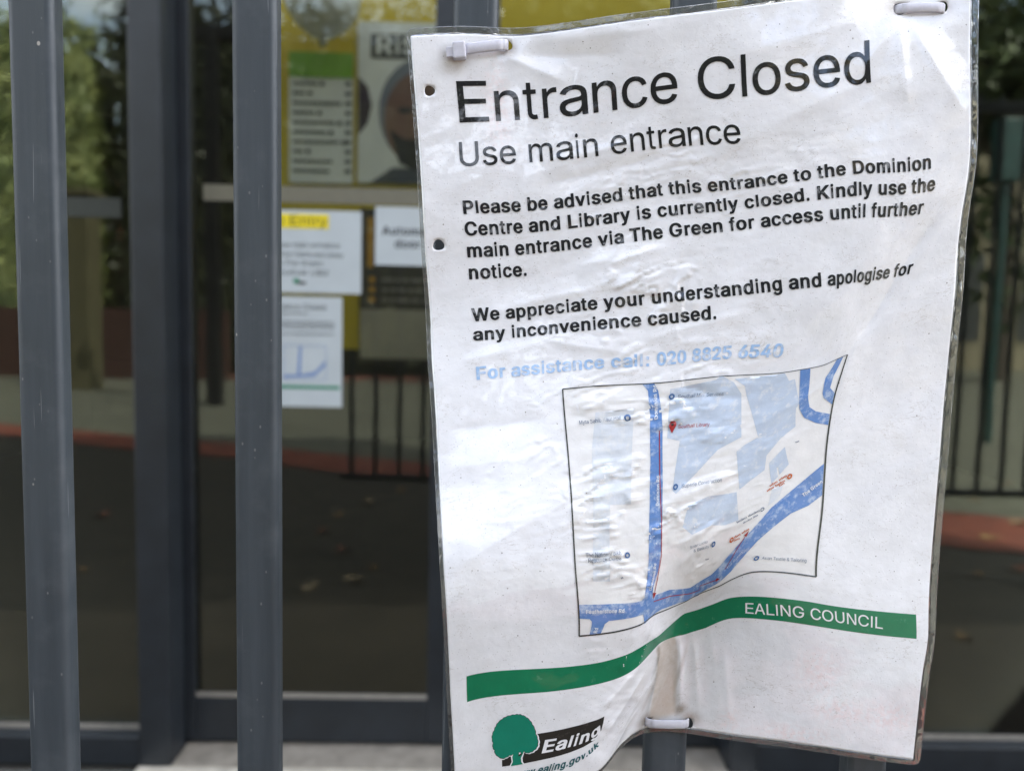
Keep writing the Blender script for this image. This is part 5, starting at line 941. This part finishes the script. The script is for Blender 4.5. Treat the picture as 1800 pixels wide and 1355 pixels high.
flat_poly('hair', [(x0+.002, z1-.34*H_), (x0+.07*W_, z1-.40*H_), (x0+.10*W_, z1-.52*H_), (x0+.07*W_, z1-.63*H_), (x0+.002, z1-.70*H_)], Y1-.0036, plain('hair_plum', (.035, .02, .03)), po)
# leaflet panel below
x0, x1, z0, z1 = pxrect(633, 366, 872, 642, Y1); W_, H_ = x1-x0, z1-z0
lp = tag(empty('leaflet_poster', ((x0+x1)/2, Y1, z0)), 'poster with a dark brown top half, orange bullets and a cream lower half', 'poster')
flat('panel', x0, x1, z0, z1, Y1, plain('poster_brown', (.045, .036, .03)), lp)
flat('cream_panel', x0+.006*W_, x1, z0+.03*H_, z0+.35*H_, Y1-.0032, plain('poster_cream', (.30, .27, .21)), lp, .001)
flat('orange_stripe', x0+.055*W_, x0+.10*W_, z0+.62*H_, z1-.06*H_, Y1-.0032, plain('poster_orange', (.45, .22, .02)), lp, .001)
M_BUL = plain('bullet_orange', (.5, .25, .03)); M_LGR = plain('line_grey', (.20, .18, .16))
for k in range(3):
    zz = z0+(.56-.065*k)*H_; b = bmesh.new(); b2 = bmesh.new()
    bbox(b, x0+.07*W_, x0+.11*W_, Y1-.0042, Y1-.0034, zz-.035*H_, zz)
    x = x0+.16*W_
    while x < x1-.1*W_:
        wd = random.uniform(.03, .09)*W_; bbox(b2, x, x+wd, Y1-.0042, Y1-.0034, zz-.03*H_, zz-.006*H_); x += wd+.015*W_
    link('bullet', b, M_BUL, lp); link('printed_line', b2, M_LGR, lp)
# balloon
bc = at(567, -8, 2.45); br = 65/F*(2.45+.404)
bal = tag(empty('balloon', tuple(bc)), 'pale translucent white balloon, knot down, above the green price list', 'balloon')
bm = bmesh.new(); bmesh.ops.create_uvsphere(bm, u_segments=40, v_segments=28, radius=1)
for v in bm.verts:
    t_ = max(0, -v.co.z); v.co = Vector((v.co.x*(1-.05*t_**2), v.co.y*(1-.05*t_**2), v.co.z*(1.02+.07*t_**6)))*br + Vector(bc)
m_bal, t_b, p_b = nodes_mat('balloon_latex'); p_b.inputs['Base Color'].default_value = (.40, .42, .39, 1); p_b.inputs['Roughness'].default_value = .25
p_b.inputs['Transmission Weight'].default_value = .35; p_b.inputs['Subsurface Weight'].default_value = .0; p_b.inputs['IOR'].default_value = 1.05; p_b.inputs['Coat Weight'].default_value = .6
t_b.links.new(mixc(t_b, ramp(t_b, noise(t_b, coords(t_b, 'World'), 6, 3), .3, .7), (.55, .57, .53), (.64, .65, .60)), p_b.inputs['Base Color'])
link('skin', bm, m_bal, bal, True)
bm = bmesh.new(); bmesh.ops.create_cone(bm, cap_ends=True, segments=18, radius1=.016, radius2=.006, depth=.03, matrix=Matrix.Translation(Vector(bc)-Vector((0, 0, br*1.10+.006))))
link('knot', bm, m_bal, bal, True)
bm = bmesh.new(); bmesh.ops.create_cone(bm, cap_ends=True, segments=8, radius1=.0012, radius2=.0012, depth=.9, matrix=Matrix.Translation(Vector((bc[0], bc[1], bc[2]+br*1.0+.47))))
link('string', bm, plain('string_white', (.5, .5, .45)), bal)
# paper signs on the door glass
Y2 = YD-.0045
x0, x1, z0, z1 = pxrect(420, 367, 635, 517, Y2); W_, H_ = x1-x0, z1-z0
PW2 = plain('sign_paper', (.46, .50, .515)); YH = plain('highlight_yellow', (.75, .60, .01)); BK = plain('sign_black', (.05, .055, .06)); SG = plain('sign_green', (.01, .20, .10)); SB = plain('sign_blue', (.17, .25, .45))
ne = tag(empty('door_sign', ((x0+x1)/2, Y2, z0)), 'laminated No Entry sign with a yellow highlighted heading, on the left door leaf', 'sign')
flat('panel', x0, x1, z0, z1, Y2, PW2, ne, .001)
yh = at(578, 403, Y2); yt = at(470, 375, Y2)
flat('heading_highlight', yt[0], yh[0], yh[2], yt[2], Y2-.0012, YH, ne, .0006)
e = (yt[2]-yh[2])
flat_text('heading', 'No Entry', 'r', e*.98, yt[0]-.01, yh[2]+e*.2, Y2-.0022, plain('olive_print', (.16, .12, .01)), ne, yh[0]-yt[0]+.006)
for k, (s, xa, xb) in enumerate((('Please use main entrance', 445, 598), ('to the Dominion Centre and Library', 440, 604), ('via The Green', 478, 568), ('Southall UB2', 480, 578))):
    p = at(xa, 433+16.5*k, Y2); q_ = at(xb, 433+16.5*k, Y2); flat_text('text_line', s, 'r', .019, p[0], p[2], Y2-.0014, GT, ne, q_[0]-p[0])
p = at(521, 494, Y2); flat_poly('logo_tree', [(p[0]+.008*math.cos(i*.524), p[2]+.0075*math.sin(i*.524)) for i in range(12)], Y2-.0014, SG, ne)
flat('logo_bar', p[0]+.003, p[0]+.024, p[2]-.008, p[2]-.0005, Y2-.0012, K, ne, .0004)
x0, x1, z0, z1 = pxrect(462, 520, 601, 716, Y2-.0025); W_, H_ = x1-x0, z1-z0; y3 = Y2-.0025
ec = tag(empty('door_notice', ((x0+x1)/2, y3, z0)), 'small copy of the Entrance Closed notice with a map, lowest on the left door leaf', 'notice')
flat('panel', x0, x1, z0, z1, y3, PW2, ec, .001)
flat_text('heading', 'Entrance Closed', 'r', .095*W_, x0+.08*W_, z1-.115*H_, y3-.0014, GT, ec, .72*W_)
flat_text('subheading', 'Use main entrance', 'r', .06*W_, x0+.08*W_, z1-.165*H_, y3-.0014, GT, ec, .48*W_)
for k, s in enumerate((BODY[0], BODY[1], BODY[2], '', BODY[4])):
    if s: flat_text('text_line', s, 'b', .035*W_, x0+.08*W_, z1-(.235+.027*k)*H_, y3-.0014, BK, ec, .82*W_)
bm = bmesh.new(); mx0, mx1, mz0, mz1 = x0+.26*W_, x0+.80*W_, z1-.75*H_, z1-.44*H_
for a_ in ((mx0, mx1, mz0, mz0+.0012), (mx0, mx1, mz1-.0012, mz1), (mx0, mx0+.0012, mz0, mz1), (mx1-.0012, mx1, mz0, mz1)): bbox(bm, a_[0], a_[1], y3-.0016, y3-.0011, a_[2], a_[3])
link('map_border', bm, SB, ec)
flat_poly('map_road', [(mx0+.001, mz0+.012), (mx0+.035, mz0+.012), (mx0+.04, mz1-.002), (mx0+.047, mz1-.002), (mx0+.044, mz0+.013), (mx1-.03, mz0+.02), (mx1-.002, mz0+.05), (mx1-.002, mz0+.036), (mx1-.03, mz0+.008), (mx0+.001, mz0+.003)], y3-.0013, SB, ec)
flat('green_band', x0+.03*W_, x1-.03*W_, z1-.835*H_, z1-.805*H_, y3-.0012, SG, ec, .0004)
p = (x0+.12*W_, z1-.90*H_); flat_poly('logo_tree', [(p[0]+.008*math.cos(i*.524), p[1]+.0075*math.sin(i*.524)) for i in range(12)], y3-.0014, SG, ec)
x0, x1, z0, z1 = pxrect(660, 363, 800, 469, Y2)
au = tag(empty('door_sign', ((x0+x1)/2, Y2, z0)), 'white Automatic door sign partly behind the left edge of the big notice', 'sign')
flat('panel', x0, x1, z0, z1, Y2, PW2, au, .001)
p = at(671, 413, Y2); flat_text('text_line', 'Automatic', 'b', .031, p[0], p[2], Y2-.0014, BK, au)
p = at(693, 436, Y2); flat_text('text_line', 'door', 'b', .031, p[0], p[2], Y2-.0014, BK, au)

# ================================================================== the street the glass mirrors (behind the camera)
M_BARK = pbr('bark', (.07, .055, .04), .9, .3, 20, .006, 40)
def leaf_mat(name, a, b):
    m, t, p = nodes_mat(name); oi = coords(t, 'World'); t.links.new(mixc(t, ramp(t, noise(t, oi, 1.3, 5), .35, .65), a, b), p.inputs['Base Color']); p.inputs['Roughness'].default_value = .55
    return m
M_LF = leaf_mat('foliage', (.03, .055, .012), (.08, .11, .03)); M_LF2 = leaf_mat('hedge_foliage', (.11, .15, .045), (.33, .36, .14)); M_LFD = leaf_mat('evergreen_foliage', (.012, .018, .006), (.045, .05, .018))
def leaves(bm, n, fn, size, seed):
    r = random.Random(seed)
    for _ in range(n):
        c0 = fn(r); a_ = Vector((r.gauss(0, 1), r.gauss(0, 1), r.gauss(0, 1))).normalized(); b_ = a_.orthogonal().normalized(); b_.rotate(Matrix.Rotation(r.uniform(0, 6.28), 3, a_))
        s = size*r.uniform(.6, 1.4); c2 = a_.cross(b_); v = [bm.verts.new(Vector(c0)+b_*s*x+c2*s*y*.5) for x, y in ((-1, 0), (0, -1), (1, 0), (0, 1))]; bm.faces.new(v)
def tree(x, y, h, r_, seed, label, grp='trees across the street'):
    t_ = tag(empty('tree', (x, y, 0)), label, 'tree', grp); rr = random.Random(seed)
    bm = bmesh.new(); bmesh.ops.create_cone(bm, cap_ends=True, segments=12, radius1=.22, radius2=.10, depth=h*.55, matrix=Matrix.Translation((x, y, h*.275)))
    for k in range(5):
        a_ = k*1.256+rr.random(); d = Vector((math.cos(a_)*.6, math.sin(a_)*.6, .8)).normalized(); L = h*.35
        bmesh.ops.create_cone(bm, cap_ends=True, segments=8, radius1=.08, radius2=.03, depth=L, matrix=Matrix.Translation(Vector((x, y, h*.42))+d*L/2) @ d.to_track_quat('Z', 'Y').to_matrix().to_4x4())
    link('trunk', bm, M_BARK, t_)
    cl = [(x+rr.gauss(0, r_*.5), y+rr.gauss(0, r_*.5), h*.62+rr.gauss(0, h*.16), rr.uniform(.3, .6)*r_) for _ in range(26)]
    def f(r):
        q_ = r.choice(cl); v = Vector((r.gauss(0, 1), r.gauss(0, 1), r.gauss(0, 1))).normalized()*q_[3]*r.uniform(.6, 1.05); return (q_[0]+v.x, q_[1]+v.y, max(.4, q_[2]+v.z))
    bm = bmesh.new(); leaves(bm, 8500, f, .17, seed); link('crown', bm, M_LF, t_)
def hedge(x0, x1, y, h, th, seed, label, mat=None):
    mat = mat or M_LF2
    g = tag(empty('hedge', ((x0+x1)/2, y, 0)), label, 'hedge'); bm = bmesh.new()
    leaves(bm, min(26000, int(420*(x1-x0)*h)), lambda r: (r.uniform(x0, x1), y+r.uniform(-th, th), r.uniform(.05, h)*(1-.06*r.random())), .10, seed); link('foliage', bm, mat, g)
    box('core', x0+.2, x1-.2, y-th*.7, y+th*.7, 0, h*.86, mat, g)
hedge(-19, -7.85, gy(14), 7.1, .8, 3, 'very tall light green hedge across the street, mirrored in the left glass')
hedge(-7.8, -1.2, gy(14.2), 7.7, .7, 8, 'very tall dark evergreen hedge across the street, mirrored in the sliding door', M_LFD)
hedge(-1.1, 8.4, gy(14.3), 5.0, .6, 6, 'lower middle hedge across the street between the taller ones', M_LFD)
M_TAN2 = pbr('dark_window', (.03, .032, .03), .3, .1, 3)
M_TAN = pbr('tan_render', (.24, .21, .14), .85, .2, 2)
tb = tag(empty('building', (17, gy(22), 0)), 'long tan building across the street, mirrored dimly in the right glass', 'building')
box('wall', 9.0, 26, gy(28), gy(22), -.01, 8.2, M_TAN, tb); box('fascia', 8.8, 26.2, gy(28.2), gy(21.8), 8.2, 9.3, pbr('fascia_ochre', (.24, .19, .07), .8, .15, 2), tb)
for k in range(5):
    o = box('window', 10.2+3*k, 12.0+3*k, gy(22)-.01, gy(22)+.04, .9, 3.6, M_TAN2, tb); box('frame', 10.1+3*k, 12.1+3*k, gy(22)-.01, gy(22)+.02, .8, 3.7, M_TAN, o)
M_DRB = pbr('dark_brick', (.05, .02, .013), .85, .3, 9, .002, 60)
lw = tag(box('garden_wall', -15, -5.0, gy(12.3), gy(12.0), -.01, 1.25, M_DRB), 'low dark red brick wall in front of the light green hedge', 'wall')
for i, (x, y, h, r_, s) in enumerate(((-14.0, gy(17), 9.0, 2.8, 1), (12.4, gy(17), 11.5, 3.2, 5))):
    tree(x, y, h, r_, s, ['broad green tree rising behind the very tall hedge', 'big green tree in front of the long tan building'][i])
lpst = tag(empty('lamp_post', (-3.7, gy(8), 0)), 'dark post with a long horizontal arm at the pavement edge, mirrored in the sliding door', 'lamp post')
M_DK = pbr('black_paint', (.012, .012, .013), .4, .2, 10)
box('post', -3.78, -3.62, gy(8)-.08, gy(8)+.08, -.01, 4.75, M_DK, lpst, .01); box('arm', -4.05, -3.3, gy(8)-.06, gy(8)+.06, 4.6, 4.78, M_DK, lpst, .01)
M_CRM = pbr('cream_render', (.10, .09, .045), .85, .15, 4)
pier = tag(empty('gate_pier', (-6.4, gy(10), 0)), 'cream rendered pier with a capstone in front of the light green hedge', 'pier')
box('shaft', -6.65, -6.2, gy(10)-.2, gy(10)+.2, -.01, 2.9, M_CRM, pier, .01); box('capstone', -6.71, -6.14, gy(10)-.26, gy(10)+.26, 2.9, 3.0, M_CRM, pier, .01)
tree(1.7, gy(14.6), 11.0, 2.3, 12, 'added tall round tree screening the sky, in the lower middle hedge')  # this tree and the next are added to block mirrored sky
tree(3.6, gy(15.2), 11.6, 2.0, 14, 'second added tall tree screening the sky, just right of the one in the lower middle hedge')
M_RAIL = pbr('green_paint', (.012, .07, .05), .45, .2, 10)
M_TEAL2 = pbr('teal_paint', (.006, .05, .045), .45, .2, 10)
cab = tag(empty('pole_box', (5.15, gy(6), 0)), 'teal box on a thin pole by the pavement, mirrored in the right glass', 'pole')
box('pole', 5.12, 5.18, gy(6)-.03, gy(6)+.03, -.01, 2.7, M_TEAL2, cab, .008); box('casing', 5.03, 5.27, gy(6)-.10, gy(6)+.10, 2.7, 3.32, M_TEAL2, cab, .012)
def railing(x0, x1, y, label):
    g = tag(empty('railing', ((x0+x1)/2, y, 0)), label, 'railing'); n = int((x1-x0)/2)
    bm = bmesh.new(); k = x0
    while k < x1: bbox(bm, k-.012, k+.012, y-.01, y+.01, .12, 1.12); k += .13
    link('infill_bars', bm, M_RAIL, g)
    for k in range(n+1): box('post', x0+(x1-x0)*k/n-.035, x0+(x1-x0)*k/n+.035, y-.035, y+.035, -.01, 1.28, M_RAIL, g, .006)
    box('top_rail', x0, x1, y-.018, y+.018, 1.13, 1.17, M_RAIL, g); box('bottom_rail', x0, x1, y-.015, y+.015, .08, .115, M_RAIL, g)
M_BRICK = pbr('red_brick', (.22, .075, .045), .85, .25, 9, .002, 60); M_TILE = pbr('red_roof_tile', (.26, .08, .05), .8, .25, 6); M_WIN = pbr('window_glass', (.03, .035, .04), .1, .1, 3); M_WHT = pbr('white_paint', (.7, .7, .68), .5, .05, 5)
def house(x, y, w_, h, label):
    g = tag(empty('house', (x, y, 0)), label, 'house', 'houses across the street'); x0, x1 = x-w_/2, x+w_/2
    box('wall', x0, x1, y-7, y, -.01, h, M_BRICK, g)
    bm = bmesh.new(); q_ = [(x0-.3, y+.3, h), (x1+.3, y+.3, h), (x1+.3, y-7.3, h), (x0-.3, y-7.3, h), (x0-.3, y-3.5, h+2.1), (x1+.3, y-3.5, h+2.1)]; vs = [bm.verts.new(v) for v in q_]
    for f in ((0, 1, 5, 4), (2, 3, 4, 5), (1, 2, 5), (3, 0, 4), (3, 2, 1, 0)): bm.faces.new([vs[i] for i in f])
    rf = link('roof', bm, M_TILE, g); box('chimney', x+w_*.3, x+w_*.3+.6, y-3.8, y-3.2, h+1.6, h+3.0, M_BRICK, rf)
    for fx in (-.28, .28):
        for z_ in (.9, 3.3):
            o = box('window', x+fx*w_-.7, x+fx*w_+.7, y-.01, y+.03, z_, z_+1.3, M_WIN, g)
            bm = bmesh.new()
            for a_ in ((-.74, .74, 1.3, 1.36), (-.74, .74, -.06, 0), (-.74, -.7, 0, 1.3), (.7, .74, 0, 1.3), (-.02, .02, 0, 1.3)): bbox(bm, x+fx*w_+a_[0], x+fx*w_+a_[1], y-.02, y+.06, z_+a_[2], z_+a_[3])
            link('frame', bm, M_WHT, o)
    box('door', x-.45, x+.45, y-.01, y+.04, 0, 2.05, M_RAIL, g)
for i, x in enumerate((-17, -6, 5, 16)):
    house(x, gy(34), 9, 6.0, ['brick house left of the others across the street', 'brick house behind the very tall hedge', 'brick house behind the lower middle hedge', 'brick house behind the tall right hedge'][i])
# fallen leaves on the forecourt
M_DRY = [pbr('dry_leaf_tan', (.26, .15, .06), .8, .3, 60), pbr('dry_leaf_pale', (.30, .22, .13), .8, .3, 60), pbr('dry_leaf_red', (.16, .055, .03), .8, .3, 60)]
def leaf_mesh(mat):
    bm = bmesh.new(); top = []; n = 14
    for k in range(n): s = k/n*2*math.pi; r_ = .045*(1+.25*math.cos(3*s)); top.append(bm.verts.new((r_*math.cos(s)*1.3, r_*math.sin(s), .012*math.sin(2*s)+.012)))
    cc = bm.verts.new((0, 0, .004))
    for k in range(n): bm.faces.new((top[k], top[(k+1) % n], cc))
    me = bpy.data.meshes.new('leaf'); bm.to_mesh(me); bm.free(); me.materials.append(mat); return me
LM = [leaf_mesh(m) for m in M_DRY]
LP = [(592, 915), (640, 890), (595, 980), (650, 1010), (612, 1035), (560, 945), (700, 870), (1715, 880), (1690, 905), (1740, 945), (1775, 870), (1790, 1000), (1695, 1120), (1790, 920), (1770, 850), (1720, 1010), (530, 1050), (180, 905), (150, 1000)]
random.seed(9)
for k, (x, y) in enumerate(LP):
    v = px_ray(x, y); t_ = -CAM[2]/v[2]; p = CAM+v*t_; out = (t_+CAM[1])-YG
    o = bpy.data.objects.new('fallen_leaf', LM[k % 3]); COL.objects.link(o); o.location = (p[0], YG-out, .0); o.rotation_euler = (0, 0, random.uniform(0, 6)); s_ = random.uniform(.45, .9); o.scale = (s_, s_, s_)
    tag(o, 'dry fallen leaf lying on the dark forecourt, seen mirrored in the door glass', 'leaf', 'dry leaves on the forecourt')
